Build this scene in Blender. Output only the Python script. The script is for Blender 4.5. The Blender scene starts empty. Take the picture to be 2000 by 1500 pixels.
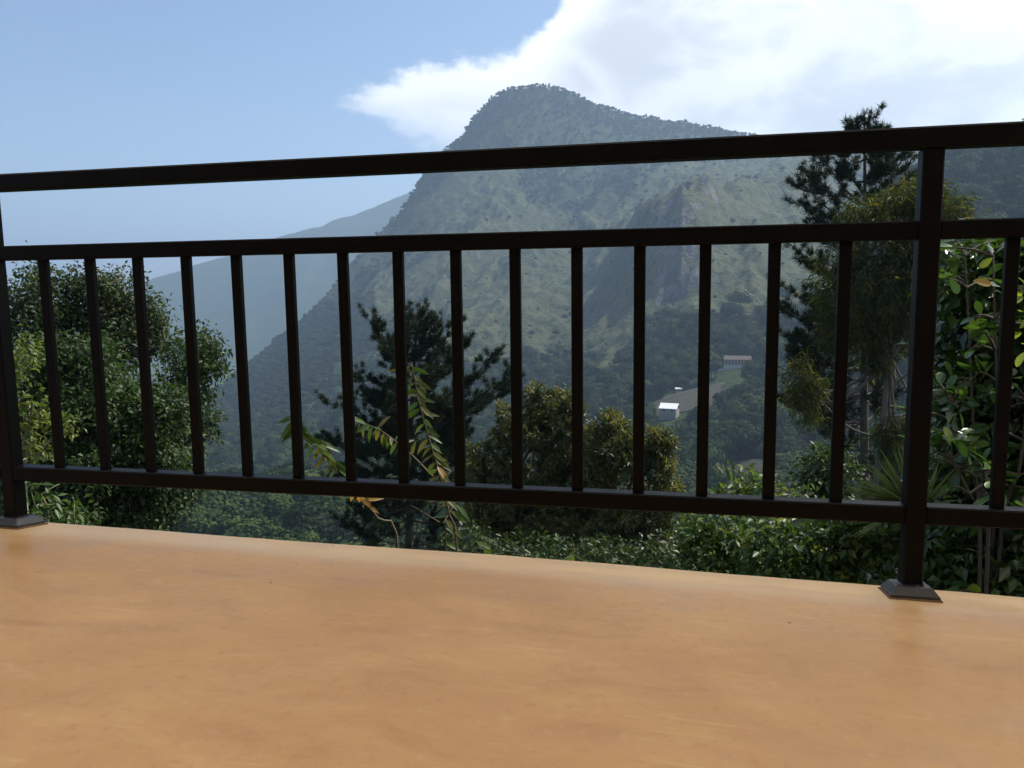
import bpy, math, random
import numpy as np
from mathutils import Matrix, Vector

rng = np.random.default_rng(11)
random.seed(5)
SC = bpy.context.scene
COL = SC.collection

# ------------------------------------------------------------------ camera
F_PX = 1560.0
YAW, PITCH, ROLL = -0.2221, -0.1212, -0.0125
CAM = np.array([1.6525, -1.7885, 0.645])

def cam_basis():
    cy, sy, cp, sp = math.cos(YAW), math.sin(YAW), math.cos(PITCH), math.sin(PITCH)
    f = np.array([sy*cp, cy*cp, sp]); r = np.array([cy, -sy, 0.0]); u = np.cross(r, f)
    c, s = math.cos(ROLL), math.sin(ROLL)
    return f, c*r+s*u, -s*r+c*u
CF, CR, CU = cam_basis()
cd = bpy.data.cameras.new('camera')
cam = bpy.data.objects.new('camera', cd); COL.objects.link(cam)
cam.matrix_world = Matrix(((CR[0], CU[0], -CF[0], CAM[0]), (CR[1], CU[1], -CF[1], CAM[1]),
                           (CR[2], CU[2], -CF[2], CAM[2]), (0, 0, 0, 1)))
cd.sensor_width = 36.0; cd.lens = F_PX/2000*36.0
cd.clip_start = 0.05; cd.clip_end = 30000
SC.camera = cam
SC.render.resolution_x, SC.render.resolution_y = 1024, 768

# ------------------------------------------------------------------ light
SUN_AZ, SUN_EL = math.radians(50), math.radians(54)     # azimuth from +Y towards +X
SKY_STRENGTH = 0.092
EXPOSURE = 0.80
SUN_STRENGTH = 4.0
SC.view_settings.view_transform = 'Standard'; SC.view_settings.look = 'None'
SC.view_settings.exposure = EXPOSURE; SC.view_settings.gamma = 1.0
SC.view_settings.use_curve_mapping = False

sd = np.array([math.sin(SUN_AZ)*math.cos(SUN_EL), math.cos(SUN_AZ)*math.cos(SUN_EL), math.sin(SUN_EL)])
sl = bpy.data.lights.new('sun', 'SUN'); sl.energy = SUN_STRENGTH; sl.angle = math.radians(0.5)
sl.color = (1.0, 0.95, 0.87)
so = bpy.data.objects.new('sun', sl); COL.objects.link(so)
so.rotation_euler = Vector((-sd[0], -sd[1], -sd[2])).to_track_quat('-Z', 'Y').to_euler()
so.location = (30, 30, 60)

class NT:
    """small helper for node trees"""
    def __init__(s, tree): s.t = tree; s.n = tree.nodes; s.l = tree.links
    def add(s, typ, **kw):
        nd = s.n.new(typ)
        ins = kw.pop('ins', {})
        for k, v in kw.items(): setattr(nd, k, v)
        for k, v in ins.items():
            if hasattr(v, 'is_output') or isinstance(v, bpy.types.NodeSocket): s.l.new(v, nd.inputs[k])
            else: nd.inputs[k].default_value = v
        return nd
    def math(s, op, a, b=None, c=None, clamp=False):
        nd = s.n.new('ShaderNodeMath'); nd.operation = op; nd.use_clamp = clamp
        for i, v in enumerate((a, b, c)):
            if v is None: continue
            if isinstance(v, bpy.types.NodeSocket): s.l.new(v, nd.inputs[i])
            else: nd.inputs[i].default_value = v
        return nd.outputs[0]
    def step(s, v, a, b):
        nd = s.n.new('ShaderNodeMapRange'); nd.interpolation_type = 'SMOOTHSTEP'
        s.l.new(v, nd.inputs[0]); nd.inputs[1].default_value = a; nd.inputs[2].default_value = b
        return nd.outputs[0]
    def noise(s, vec, scale, detail=4, rough=0.55, dist=0.0, lac=2.0):
        nd = s.n.new('ShaderNodeTexNoise'); nd.inputs['Scale'].default_value = scale
        nd.inputs['Detail'].default_value = detail; nd.inputs['Roughness'].default_value = rough
        nd.inputs['Distortion'].default_value = dist; nd.inputs['Lacunarity'].default_value = lac
        if vec is not None: s.l.new(vec, nd.inputs['Vector'])
        return nd.outputs['Fac']
    def mix(s, fac, a, b):
        nd = s.n.new('ShaderNodeMix'); nd.data_type = 'RGBA'
        for i, v in ((0, fac), (6, a), (7, b)):
            if isinstance(v, bpy.types.NodeSocket): s.l.new(v, nd.inputs[i])
            elif i == 0: nd.inputs[0].default_value = v
            else: nd.inputs[i].default_value = (*v, 1) if len(v) == 3 else v
        return nd.outputs[2]
    def ramp(s, fac, stops):
        nd = s.n.new('ShaderNodeValToRGB'); e = nd.color_ramp.elements
        while len(e) > 1: e.remove(e[-1])
        e[0].position = stops[0][0]; e[0].color = (*stops[0][1], 1)
        for p, c in stops[1:]:
            q = e.new(p); q.color = (*c, 1)
        s.l.new(fac, nd.inputs[0]); return nd.outputs[0]
    def curve(s, v, x0, x1, y0, y1, pts):
        """piecewise curve from real units to real units"""
        t = s.math('DIVIDE', s.math('SUBTRACT', v, x0), x1-x0, clamp=True)
        nd = s.n.new('ShaderNodeFloatCurve'); cv = nd.mapping.curves[0]
        P = [((a-x0)/(x1-x0), (b-y0)/(y1-y0)) for a, b in pts]
        cv.points[0].location = P[0]; cv.points[1].location = P[-1]
        for q in P[1:-1]: cv.points.new(*q)
        nd.mapping.update(); s.l.new(t, nd.inputs['Value'])
        return s.math('ADD', s.math('MULTIPLY', nd.outputs[0], y1-y0), y0)

def ray(u, v):
    return CF + CR*((u-1000)/F_PX) - CU*((v-750)/F_PX)
def az_of(u, v=555):
    d = ray(u, v); return math.atan2(d[0], d[1])
def el_of(u, v):
    d = ray(u, v); return math.atan2(d[2], math.hypot(d[0], d[1]))

def build_world():
    w = bpy.data.worlds.new('World'); SC.world = w; w.use_nodes = True
    w.cycles.sampling_method = 'MANUAL'; w.cycles.sample_map_resolution = 512
    T = NT(w.node_tree); T.n.clear()
    out = T.add('ShaderNodeOutputWorld')
    sky = T.add('ShaderNodeTexSky', sky_type='NISHITA', sun_disc=False)
    sky.sun_elevation = SUN_EL; sky.sun_rotation = SUN_AZ
    sky.altitude = 1000; sky.air_density = 1.0; sky.dust_density = 1.6; sky.ozone_density = 1.6
    tc = T.add('ShaderNodeTexCoord')
    d = tc.outputs['Generated']
    sep = T.add('ShaderNodeSeparateXYZ', ins={0: d})
    az = T.math('ARCTAN2', sep.outputs[0], sep.outputs[1])
    el = T.math('ARCSINE', sep.outputs[2])
    # warped coordinates for the cloud bank
    v2 = T.add('ShaderNodeCombineXYZ', ins={0: az, 1: T.math('MULTIPLY', el, 1.7), 2: 0.37}).outputs[0]
    n1 = T.noise(v2, 7.0, 6, 0.58, 0.2)
    n2 = T.noise(v2, 3.1, 4, 0.5, 0.3)
    n3 = T.noise(v2, 18.0, 4, 0.62, 0.1)
    A = lambda u, v: (az_of(u, v), el_of(u, v))
    up = [A(560, 240), A(650, 212), A(680, 190), A(760, 150), A(850, 108), A(960, 100), A(1040, 60), A(1100, -20), (az_of(1250), 0.44), (az_of(1600), 0.62), (1.2, 0.9), (2.2, 0.45), (3.0, 0.12)]
    lo = [A(560, 180), A(650, 205), A(680, 225), A(760, 262), A(880, 300), A(1050, 345), (az_of(1250), -0.02), (3.0, -0.02)]
    eu = T.curve(az, up[0][0], 3.0, -0.1, 1.0, up)
    elo = T.curve(az, lo[0][0], 3.0, -0.1, 1.0, lo)
    dist = T.math('MINIMUM', T.math('MULTIPLY', T.math('SUBTRACT', eu, el), 1.0), T.math('SUBTRACT', el, elo))
    wob = T.math('MULTIPLY', T.math('SUBTRACT', T.math('ADD', T.math('MULTIPLY', n1, 0.6), T.math('MULTIPLY', n3, 0.4)), 0.5), 0.16)
    dens = T.math('ADD', dist, wob)
    mask_top = T.step(dens, -0.004, 0.022)
    # soft lower edge fading in the haze
    mask_low = T.step(T.math('ADD', T.math('SUBTRACT', el, elo), T.math('MULTIPLY', wob, 0.6)), -0.02, 0.06)
    mask = T.math('MULTIPLY', mask_top, mask_low)
    # scattered cloud elsewhere, so that the sky goes on outside the picture
    wide = T.math('MULTIPLY', T.step(n2, 0.60, 0.74), T.step(el, 0.42, 0.7))
    mask = T.math('MAXIMUM', mask, wide)
    # brightness: thin bright rims, greyer bellies, brighter towards the sun
    dot = T.add('ShaderNodeVectorMath', operation='DOT_PRODUCT', ins={0: d, 1: tuple(sd)}).outputs['Value']
    aure = T.math('POWER', T.math('MAXIMUM', dot, 0.0), 5.0)
    belly = T.math('MULTIPLY', T.step(n2, 0.40, 0.58), T.step(dist, 0.02, 0.10))
    detail = T.step(n1, 0.38, 0.60)
    shade = T.math('MULTIPLY', belly, T.math('ADD', T.math('MULTIPLY', detail, 0.5), 0.5))
    grey = T.mix(shade, (9.2, 9.25, 9.3), (5.2, 5.35, 5.6))
    bright = T.math('ADD', 0.95, T.math('MULTIPLY', aure, 1.3))
    cl = T.add('ShaderNodeVectorMath', operation='SCALE', ins={0: grey, 'Scale': bright}).outputs[0]
    col = T.mix(mask, sky.outputs[0], cl)
    bg = T.add('ShaderNodeBackground', ins={'Color': col, 'Strength': SKY_STRENGTH})
    T.l.new(bg.outputs[0], out.inputs[0])
build_world()

# ------------------------------------------------------------------ helpers
def tag(o, label=None, cat=None, group=None, kind=None):
    if label: o['label'] = label
    if cat: o['category'] = cat
    if group: o['group'] = group
    if kind: o['kind'] = kind
    return o

def link(name, me, parent=None, mats=()):
    o = bpy.data.objects.new(name, me); COL.objects.link(o)
    if parent is not None: o.parent = parent
    for m in mats:
        if m.name not in [x.name for x in me.materials if x]: me.materials.append(m)
    return o

def empty(name, loc):
    o = bpy.data.objects.new(name, None); COL.objects.link(o)
    o.location = loc; o.empty_display_size = 0.1
    return o

def mesh_np(name, V, F, mats=(), mi=None, smooth=False):
    """fast mesh from numpy arrays; F is (m,k) or a list of such arrays"""
    V = np.asarray(V, dtype=np.float32)
    Fs = F if isinstance(F, list) else [F]
    Fs = [np.asarray(f, dtype=np.int32) for f in Fs if len(f)]
    me = bpy.data.meshes.new(name)
    me.vertices.add(len(V)); me.vertices.foreach_set('co', V.ravel())
    loops = np.concatenate([f.ravel() for f in Fs])
    tot = np.concatenate([np.full(len(f), f.shape[1], np.int32) for f in Fs])
    st = np.concatenate([[0], np.cumsum(tot)[:-1]]).astype(np.int32)
    me.loops.add(len(loops)); me.loops.foreach_set('vertex_index', loops)
    me.polygons.add(len(tot)); me.polygons.foreach_set('loop_start', st)
    try: me.polygons.foreach_set('loop_total', tot)
    except Exception: pass
    for m in mats: me.materials.append(m)
    if mi is not None: me.polygons.foreach_set('material_index', np.asarray(mi, np.int32))
    if smooth: me.polygons.foreach_set('use_smooth', np.ones(len(tot), bool))
    me.update(calc_edges=True); me.validate()
    return me

class MB:
    """collects vertices and polygons of mixed size"""
    def __init__(s): s.v = []; s.f = []; s.m = []
    def add(s, V, F, m=0):
        b = len(s.v); s.v += [tuple(map(float, p)) for p in V]
        for f in F: s.f.append(tuple(b+int(i) for i in f)); s.m.append(m)
    def box(s, x0, x1, y0, y1, z0, z1, m=0, ch=0.0):
        if ch <= 0:
            V = [(x, y, z) for z in (z0, z1) for y in (y0, y1) for x in (x0, x1)]
            s.add(V, [(0, 2, 3, 1), (4, 5, 7, 6), (0, 1, 5, 4), (2, 6, 7, 3), (0, 4, 6, 2), (1, 3, 7, 5)], m)
        else: s.cbox((x0, x1, y0, y1, z0, z1), ch, m)
    def cbox(s, b, c, m=0):
        """box with all twelve edges chamfered"""
        x0, x1, y0, y1, z0, z1 = b
        X = (x0, x1); Y = (y0, y1); Z = (z0, z1); V = []; I = {}
        for i in (0, 1):
            for j in (0, 1):
                for k in (0, 1):
                    a = [X[i], Y[j], Z[k]]; d = [c*(1-2*i), c*(1-2*j), c*(1-2*k)]
                    for ax in range(3):
                        p = [a[q] + (d[q] if q != ax else 0) for q in range(3)]
                        I[(i, j, k, ax)] = len(V); V.append(p)
        F = []
        for ax in range(3):
            o = [q for q in range(3) if q != ax]
            for e in (0, 1):
                q = []
                for a, b2 in ((0, 0), (1, 0), (1, 1), (0, 1)):
                    key = [0, 0, 0]; key[ax] = e; key[o[0]] = a; key[o[1]] = b2
                    q.append(I[(*key, ax)])
                F.append(q)
                for a in (0, 1):
                    pass
        for ax in range(3):                      # edges parallel to ax
            o = [q for q in range(3) if q != ax]
            for a in (0, 1):
                for b2 in (0, 1):
                    k0 = [0, 0, 0]; k0[o[0]] = a; k0[o[1]] = b2; k1 = list(k0); k1[ax] = 1
                    F.append([I[(*k0, o[0])], I[(*k1, o[0])], I[(*k1, o[1])], I[(*k0, o[1])]])
        for i in (0, 1):
            for j in (0, 1):
                for k in (0, 1): F.append([I[(i, j, k, q)] for q in range(3)])
        s.add(V, F, m)
    def tube(s, P, R, seg=7, m=0):
        V, F = tube(P, R, seg); s.add(V, F, m)
    def build(s, name, mats, parent=None, smooth=False, recalc=True):
        me = bpy.data.meshes.new(name); me.from_pydata(s.v, [], s.f)
        for x in mats: me.materials.append(x)
        me.polygons.foreach_set('material_index', np.array(s.m, np.int32))
        if smooth: me.polygons.foreach_set('use_smooth', np.ones(len(s.f), bool))
        if recalc:
            import bmesh
            bm = bmesh.new(); bm.from_mesh(me); bmesh.ops.recalc_face_normals(bm, faces=bm.faces); bm.to_mesh(me); bm.free()
        me.update()
        return link(name, me, parent)

def tube(P, R, seg=7):
    P = np.asarray(P, float); n = len(P)
    R = np.full(n, R) if np.isscalar(R) else np.asarray(R, float)
    Tn = np.gradient(P, axis=0); Tn /= np.linalg.norm(Tn, axis=1)[:, None]+1e-9
    ref = np.array([0.31, 0.77, 0.2]) if abs(Tn[0][2]) > 0.6 else np.array([0, 0, 1.0])
    V = []
    for i in range(n):
        a = np.cross(Tn[i], ref); a /= np.linalg.norm(a)+1e-9; b = np.cross(Tn[i], a)
        for k in range(seg):
            t = 2*math.pi*k/seg; V.append(P[i]+R[i]*(math.cos(t)*a+math.sin(t)*b))
    F = []
    for i in range(n-1):
        for k in range(seg):
            k2 = (k+1) % seg; F.append((i*seg+k, i*seg+k2, (i+1)*seg+k2, (i+1)*seg+k))
    V.append(P[-1]); c = len(V)-1
    for k in range(seg): F.append(((n-1)*seg+k, (n-1)*seg+(k+1) % seg, c))
    return V, F

def spline(P, n=10):
    """Catmull-Rom through the points"""
    P = [np.asarray(p, float) for p in P]
    if len(P) < 3: return np.array([P[0]+(P[-1]-P[0])*t for t in np.linspace(0, 1, n)])
    Q = [2*P[0]-P[1]]+P+[2*P[-1]-P[-2]]; out = []
    m = len(P)-1
    for t in np.linspace(0, m-1e-6, n):
        i = int(t); f = t-i; a, b, c, d = Q[i:i+4]
        out.append(0.5*((2*b)+(c-a)*f+(2*a-5*b+4*c-d)*f*f+(3*b-a-3*c+d)*f**3))
    return np.array(out)

def W(u, v, r):
    """point at horizontal distance r from the viewpoint, seen in direction (u,v)"""
    d = ray(u, v); return CAM + d*(r/math.hypot(d[0], d[1]))

def unit(a):
    return a/(np.linalg.norm(a, axis=-1, keepdims=True)+1e-9)

# value-gradient noise in plan
_perm = np.random.default_rng(3).permutation(512).astype(np.int64)
_g = np.random.default_rng(4).normal(size=(512, 2)); _g /= np.linalg.norm(_g, axis=1)[:, None]
def perlin(x, y):
    xi = np.floor(x).astype(np.int64); yi = np.floor(y).astype(np.int64); xf = x-xi; yf = y-yi
    def gd(i, j): return _g[_perm[(_perm[(xi+i) & 511]+yi+j) & 511]]
    u = xf*xf*xf*(xf*(xf*6-15)+10); v = yf*yf*yf*(yf*(yf*6-15)+10)
    a = gd(0, 0); b = gd(1, 0); c = gd(0, 1); d = gd(1, 1)
    n00 = a[..., 0]*xf+a[..., 1]*yf; n10 = b[..., 0]*(xf-1)+b[..., 1]*yf
    n01 = c[..., 0]*xf+c[..., 1]*(yf-1); n11 = d[..., 0]*(xf-1)+d[..., 1]*(yf-1)
    return (n00*(1-u)+n10*u)*(1-v)+(n01*(1-u)+n11*u)*v
def fbm(x, y, o=5, g=0.5):
    s = 0; a = 1; f = 1
    for i in range(o): s = s+a*perlin(x*f+17.3*i, y*f-9.1*i); a *= g; f *= 2.03
    return s
def ridged(x, y, o=4, g=0.5):
    s = 0; a = 1; f = 1
    for i in range(o): s = s+a*(1-2.2*np.abs(perlin(x*f+7.7*i, y*f+3.1*i))); a *= g; f *= 2.1
    return s

# ------------------------------------------------------------------ materials
def mat(name):
    m = bpy.data.materials.new(name); m.use_nodes = True
    T = NT(m.node_tree); b = T.n['Principled BSDF']
    return m, T, b

def m_plain(name, col, rough=0.6, var=0.15, scale=6.0, metal=0.0, bump=0.0):
    m, T, b = mat(name)
    tc = T.add('ShaderNodeTexCoord').outputs['Object']
    n = T.noise(tc, scale, 5, 0.6)
    c = T.mix(n, tuple(max(0, x*(1-var)) for x in col), tuple(x*(1+var) for x in col))
    T.l.new(c, b.inputs['Base Color']); b.inputs['Roughness'].default_value = rough
    b.inputs['Metallic'].default_value = metal
    if bump:
        bp = T.add('ShaderNodeBump', ins={'Strength': bump, 'Distance': 0.01, 'Height': n}); T.l.new(bp.outputs[0], b.inputs['Normal'])
    return m

def m_leaf(name, stops, rough=0.45, trans=0.35, spec=0.5, tint=(1.3, 1.35, 0.7), objrand=False):
    """each leaf (mesh island) gets its own tone"""
    m, T, b = mat(name)
    if objrand: r = T.add('ShaderNodeObjectInfo').outputs['Random']
    else: r = T.add('ShaderNodeNewGeometry').outputs['Random Per Island']
    n = len(stops)
    c = T.ramp(r, [(i/(max(1, n-1)), s) for i, s in enumerate(stops)])
    T.l.new(c, b.inputs['Base Color']); b.inputs['Roughness'].default_value = rough
    b.inputs['Specular IOR Level'].default_value = spec
    tr = T.add('ShaderNodeBsdfTranslucent')
    tcol = T.add('ShaderNodeVectorMath', operation='MULTIPLY', ins={0: c, 1: tint}).outputs[0]
    T.l.new(tcol, tr.inputs['Color'])
    mx = T.add('ShaderNodeMixShader', ins={0: trans}); T.l.new(b.outputs[0], mx.inputs[1]); T.l.new(tr.outputs[0], mx.inputs[2])
    T.l.new(mx.outputs[0], T.n['Material Output'].inputs['Surface'])
    return m

M_bark = m_plain('bark', (0.060, 0.046, 0.035), 0.9, 0.4, 9.0, bump=0.6)
M_bark_grey = m_plain('grey_bark', (0.10, 0.088, 0.076), 0.85, 0.35, 9.0, bump=0.6)
M_twig = m_plain('green_twig', (0.15, 0.16, 0.07), 0.7, 0.3, 12.0)

def m_paint():
    m, T, b = mat('dark_brown_paint')
    tc = T.add('ShaderNodeTexCoord').outputs['Object']
    n = T.noise(tc, 14.0, 6, 0.65); f = T.noise(tc, 90.0, 4, 0.7); k = T.noise(tc, 3.0, 3, 0.5)
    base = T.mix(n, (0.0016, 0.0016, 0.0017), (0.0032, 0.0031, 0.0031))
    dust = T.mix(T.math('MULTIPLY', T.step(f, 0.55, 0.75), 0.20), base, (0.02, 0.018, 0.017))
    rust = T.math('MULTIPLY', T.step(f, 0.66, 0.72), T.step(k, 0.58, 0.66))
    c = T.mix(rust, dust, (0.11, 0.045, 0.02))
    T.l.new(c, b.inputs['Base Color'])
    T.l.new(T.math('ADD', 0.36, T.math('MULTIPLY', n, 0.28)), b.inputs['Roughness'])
    b.inputs['Specular IOR Level'].default_value = 0.14
    bp = T.add('ShaderNodeBump', ins={'Strength': 0.25, 'Distance': 0.002, 'Height': n}); T.l.new(bp.outputs[0], b.inputs['Normal'])
    return m
M_paint = m_paint()

def m_floor():
    m, T, b = mat('polished_ochre_cement')
    tc = T.add('ShaderNodeTexCoord').outputs['Object']
    st = T.add('ShaderNodeMapping', ins={'Vector': tc, 'Rotation': (0, 0, 0.35), 'Scale': (1.0, 2.2, 1.0)}).outputs[0]
    n1 = T.noise(tc, 2.0, 5, 0.55, 0.5); n2 = T.noise(st, 4.6, 7, 0.64, 0.5); n3 = T.noise(tc, 45.0, 5, 0.6)
    c = T.mix(n1, (0.62, 0.330, 0.130), (0.73, 0.420, 0.180))
    c = T.mix(T.math('MULTIPLY', T.step(n2, 0.48, 0.76), 0.48), c, (0.80, 0.50, 0.22))
    c = T.mix(T.math('MULTIPLY', T.step(n2, 0.52, 0.24), 0.48), c, (0.46, 0.215, 0.062))
    # trowel swirls: thin darker arcs
    wv = T.noise(st, 4.2, 5, 0.6, 2.5)
    arc = T.math('SUBTRACT', 1.0, T.math('MULTIPLY', T.math('ABSOLUTE', T.math('SUBTRACT', wv, 0.5)), 42.0), clamp=True)
    arc = T.math('MULTIPLY', arc, T.step(n1, 0.50, 0.66))
    c = T.mix(T.math('MULTIPLY', arc, 0.12), c, (0.33, 0.15, 0.06))
    c = T.mix(T.math('MULTIPLY', T.step(n3, 0.56, 0.72), 0.28), c, (0.80, 0.52, 0.27))
    c = T.mix(T.math('MULTIPLY', T.step(n3, 0.46, 0.30), 0.25), c, (0.46, 0.22, 0.08))
    sc = T.add('ShaderNodeMapping', ins={'Vector': tc, 'Rotation': (0, 0, -0.25), 'Scale': (1.6, 14.0, 1.0)}).outputs[0]
    c = T.mix(T.math('MULTIPLY', T.math('MULTIPLY', T.step(T.noise(sc, 3.2, 5, 0.6, 0.6), 0.56, 0.70), T.step(n2, 0.42, 0.60)), 0.38), c, (0.86, 0.60, 0.34))
    big = T.noise(st, 1.3, 4, 0.5, 0.8)
    c = T.mix(T.math('MULTIPLY', T.step(big, 0.40, 0.70), 0.38), c, (0.50, 0.245, 0.080))
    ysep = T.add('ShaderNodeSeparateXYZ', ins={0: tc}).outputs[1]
    lit_strip = T.step(T.math('ADD', ysep, T.math('MULTIPLY', T.math('SUBTRACT', n1, 0.5), 0.05)), -0.125, -0.05)  # outer strip painted lighter, standing in for light on the floor edge
    c = T.mix(T.math('MULTIPLY', lit_strip, 0.55), c, (0.90, 0.62, 0.32))
    # pin holes
    vo = T.add('ShaderNodeTexVoronoi', ins={'Vector': tc, 'Scale': 13.0})
    hole = T.math('LESS_THAN', vo.outputs['Distance'], 0.038)
    pick = T.math('GREATER_THAN', T.add('ShaderNodeSeparateXYZ', ins={0: vo.outputs['Color']}).outputs[0], 0.72)
    hole = T.math('MULTIPLY', hole, pick)
    c = T.mix(hole, c, (0.10, 0.05, 0.025))
    T.l.new(c, b.inputs['Base Color'])
    T.l.new(T.math('ADD', 0.30, T.math('MULTIPLY', T.step(n2, 0.3, 0.7), 0.22)), b.inputs['Roughness'])
    b.inputs['Specular IOR Level'].default_value = 0.30
    h = T.math('ADD', T.math('MULTIPLY', n2, 0.5), T.math('MULTIPLY', n1, 1.0))
    bp = T.add('ShaderNodeBump', ins={'Strength': 0.35, 'Distance': 0.012, 'Height': h}); T.l.new(bp.outputs[0], b.inputs['Normal'])
    return m
M_floor = m_floor()
M_housewall = m_plain('dark_timber_wall', (0.11, 0.075, 0.05), 0.8, 0.25, 4.0)
M_white = m_plain('white_limewash', (0.80, 0.77, 0.70), 0.85, 0.05, 3.0)
def m_fill_sheet():
    # unseen corrugated roof sheet, made translucent to brighten the floor with diffused daylight
    m, T, b = mat('translucent_fill_sheet')
    b.inputs['Base Color'].default_value = (0.7, 0.68, 0.62, 1); b.inputs['Roughness'].default_value = 0.7
    tr = T.add('ShaderNodeBsdfTranslucent', ins={'Color': (0.80, 0.76, 0.68, 1)})
    mx = T.add('ShaderNodeMixShader', ins={0: 0.66}); T.l.new(b.outputs[0], mx.inputs[1]); T.l.new(tr.outputs[0], mx.inputs[2])
    T.l.new(mx.outputs[0], T.n['Material Output'].inputs['Surface'])
    return m
M_fill_sheet = m_fill_sheet()
M_roofwhite = m_plain('pale_sheet_metal', (0.82, 0.82, 0.80), 0.4, 0.05, 0.5)
M_wallpale = m_plain('pale_plaster', (0.62, 0.60, 0.56), 0.85, 0.12, 0.6)
M_brick = m_plain('brown_wall', (0.30, 0.16, 0.11), 0.9, 0.25, 0.8)

# ------------------------------------------------------------------ terrain
def tan_el(u, v):
    d = ray(u, v); return d[2]/math.hypot(d[0], d[1])
NEAR = [(0.5, -3.2), (4, -3.9), (8, -6.0), (20, -12.0), (60, -30.0), (120, -52.0)]
# columns of the mountain: direction u -> (v, distance) from the valley up to the crest
COLS = {
 -900: [(1000, 420), (900, 560), (840, 800), (815, 1000)],
 -300: [(1000, 420), (900, 560), (850, 760), (825, 900)],
 200: [(1000, 420), (900, 560), (862, 700), (845, 800)],
 350: [(1000, 420), (900, 560), (850, 760), (812, 900)],
 410: [(1000, 410), (900, 540), (830, 780), (768, 1000)],
 470: [(1000, 400), (900, 530), (800, 800), (722, 1050)],
 540: [(1000, 390), (900, 510), (800, 730), (664, 1120)],
 600: [(1000, 370), (900, 490), (800, 690), (700, 930), (618, 1180)],
 650: [(1000, 350), (900, 470), (800, 650), (700, 880), (568, 1230)],
 690: [(1000, 340), (900, 455), (800, 630), (700, 850), (515, 1270)],
 735: [(1000, 325), (900, 440), (800, 600), (700, 800), (600, 980), (466, 1300)],
 775: [(1000, 315), (900, 430), (800, 580), (700, 770), (600, 950), (426, 1320)],
 810: [(1000, 310), (900, 420), (800, 565), (700, 745), (600, 920), (500, 1100), (384, 1255)],
 835: [(1000, 305), (900, 412), (800, 555), (700, 730), (600, 900), (500, 1080), (344, 1265)],
 880: [(1000, 295), (900, 400), (800, 540), (700, 705), (600, 870), (480, 1080), (380, 1180), (292, 1280)],
 910: [(1000, 290), (900, 392), (800, 530), (700, 690), (600, 860), (470, 1080), (360, 1190), (268, 1295)],
 940: [(1000, 285), (900, 385), (800, 520), (700, 675), (600, 850), (460, 1085), (340, 1205), (222, 1310)],
 970: [(1000, 280), (900, 375), (800, 508), (700, 662), (600, 840), (455, 1090), (330, 1215), (190, 1322)],
 1000: [(1000, 275), (900, 368), (800, 497), (700, 650), (600, 830), (450, 1090), (320, 1225), (172, 1330)],
 1060: [(1000, 262), (900, 350), (800, 475), (700, 625), (600, 810), (450, 1090), (310, 1240), (168, 1340)],
 1095: [(1000, 256), (900, 342), (800, 460), (700, 607), (600, 790), (450, 1090), (305, 1250), (174, 1350)],
 1130: [(1000, 250), (900, 335), (800, 445), (700, 590), (600, 770), (450, 1090), (300, 1260), (187, 1360)],
 1200: [(1000, 235), (900, 315), (800, 415), (700, 545), (600, 700), (480, 860), (430, 1000), (300, 1285), (213, 1385)],
 1270: [(1000, 222), (900, 295), (800, 390), (700, 505), (610, 615), (500, 665), (425, 730), (424, 900), (310, 1310), (228, 1410)],
 1330: [(1000, 215), (900, 285), (800, 375), (700, 480), (600, 585), (480, 635), (392, 700), (400, 860), (310, 1320), (240, 1435)],
 1380: [(1000, 210), (900, 280), (800, 365), (700, 465), (600, 575), (470, 640), (378, 710), (392, 860), (310, 1330), (252, 1450)],
 1440: [(1000, 205), (900, 272), (800, 355), (700, 450), (600, 575), (480, 690), (375, 800), (385, 900), (310, 1350), (264, 1465)],
 1520: [(1000, 200), (900, 265), (800, 345), (700, 440), (600, 575), (480, 720), (370, 880), (278, 1480)],
 1640: [(1000, 195), (900, 258), (800, 335), (700, 425), (600, 545), (480, 700), (380, 900), (288, 1500)],
 1800: [(1000, 190), (900, 250), (800, 325), (700, 410), (600, 520), (480, 690), (380, 900), (298, 1500)],
 2200: [(1000, 190), (900, 250), (800, 325), (700, 410), (600, 520), (480, 690), (380, 900), (300, 1500)],
 3200: [(1000, 190), (900, 250), (800, 325), (700, 410), (600, 520), (480, 690), (380, 900), (320, 1500)],
}
HILL = {   # nearer wooded hill at the right
 -900: [(1040, 200), (1100, 300), (1200, 400)],
 1500: [(1000, 230), (960, 300), (900, 380), (860, 470)],
 1640: [(940, 235), (800, 300), (690, 380), (600, 470)],
 1740: [(900, 235), (720, 290), (560, 370), (430, 470)],
 1820: [(900, 230), (680, 280), (500, 360), (350, 490)],
 1870: [(900, 230), (660, 280), (480, 350), (335, 490)],
 1940: [(900, 230), (640, 280), (460, 350), (318, 490)],
 2000: [(900, 230), (640, 280), (450, 350), (308, 490)],
 2300: [(900, 230), (620, 280), (430, 350), (280, 490)],
 3200: [(900, 230), (620, 280), (430, 350), (280, 490)],
}
def profile(u, pts, rr, back=0.42, floor=-170):
    cr = [a for a, _ in NEAR]; cz = [b for _, b in NEAR]
    for v, r in pts: cr.append(r); cz.append(CAM[2]+tan_el(min(max(u, -100), 2100), v)*r)
    z = np.interp(rr, cr, cz)
    k = np.array([1, 2, 3, 2, 1.0]); k /= k.sum()
    z2 = np.convolve(np.pad(z, 2, 'edge'), k, 'valid'); z = np.where((rr > 40) & (rr < cr[-1]*0.97), z2, z)
    over = rr-cr[-1]
    drop = cz[-1]-over*over*0.0008-over*0.25
    drop2 = cz[-1]-over*back-12
    return np.where(over > 0, np.maximum(np.maximum(drop, drop2), floor), z)

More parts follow.
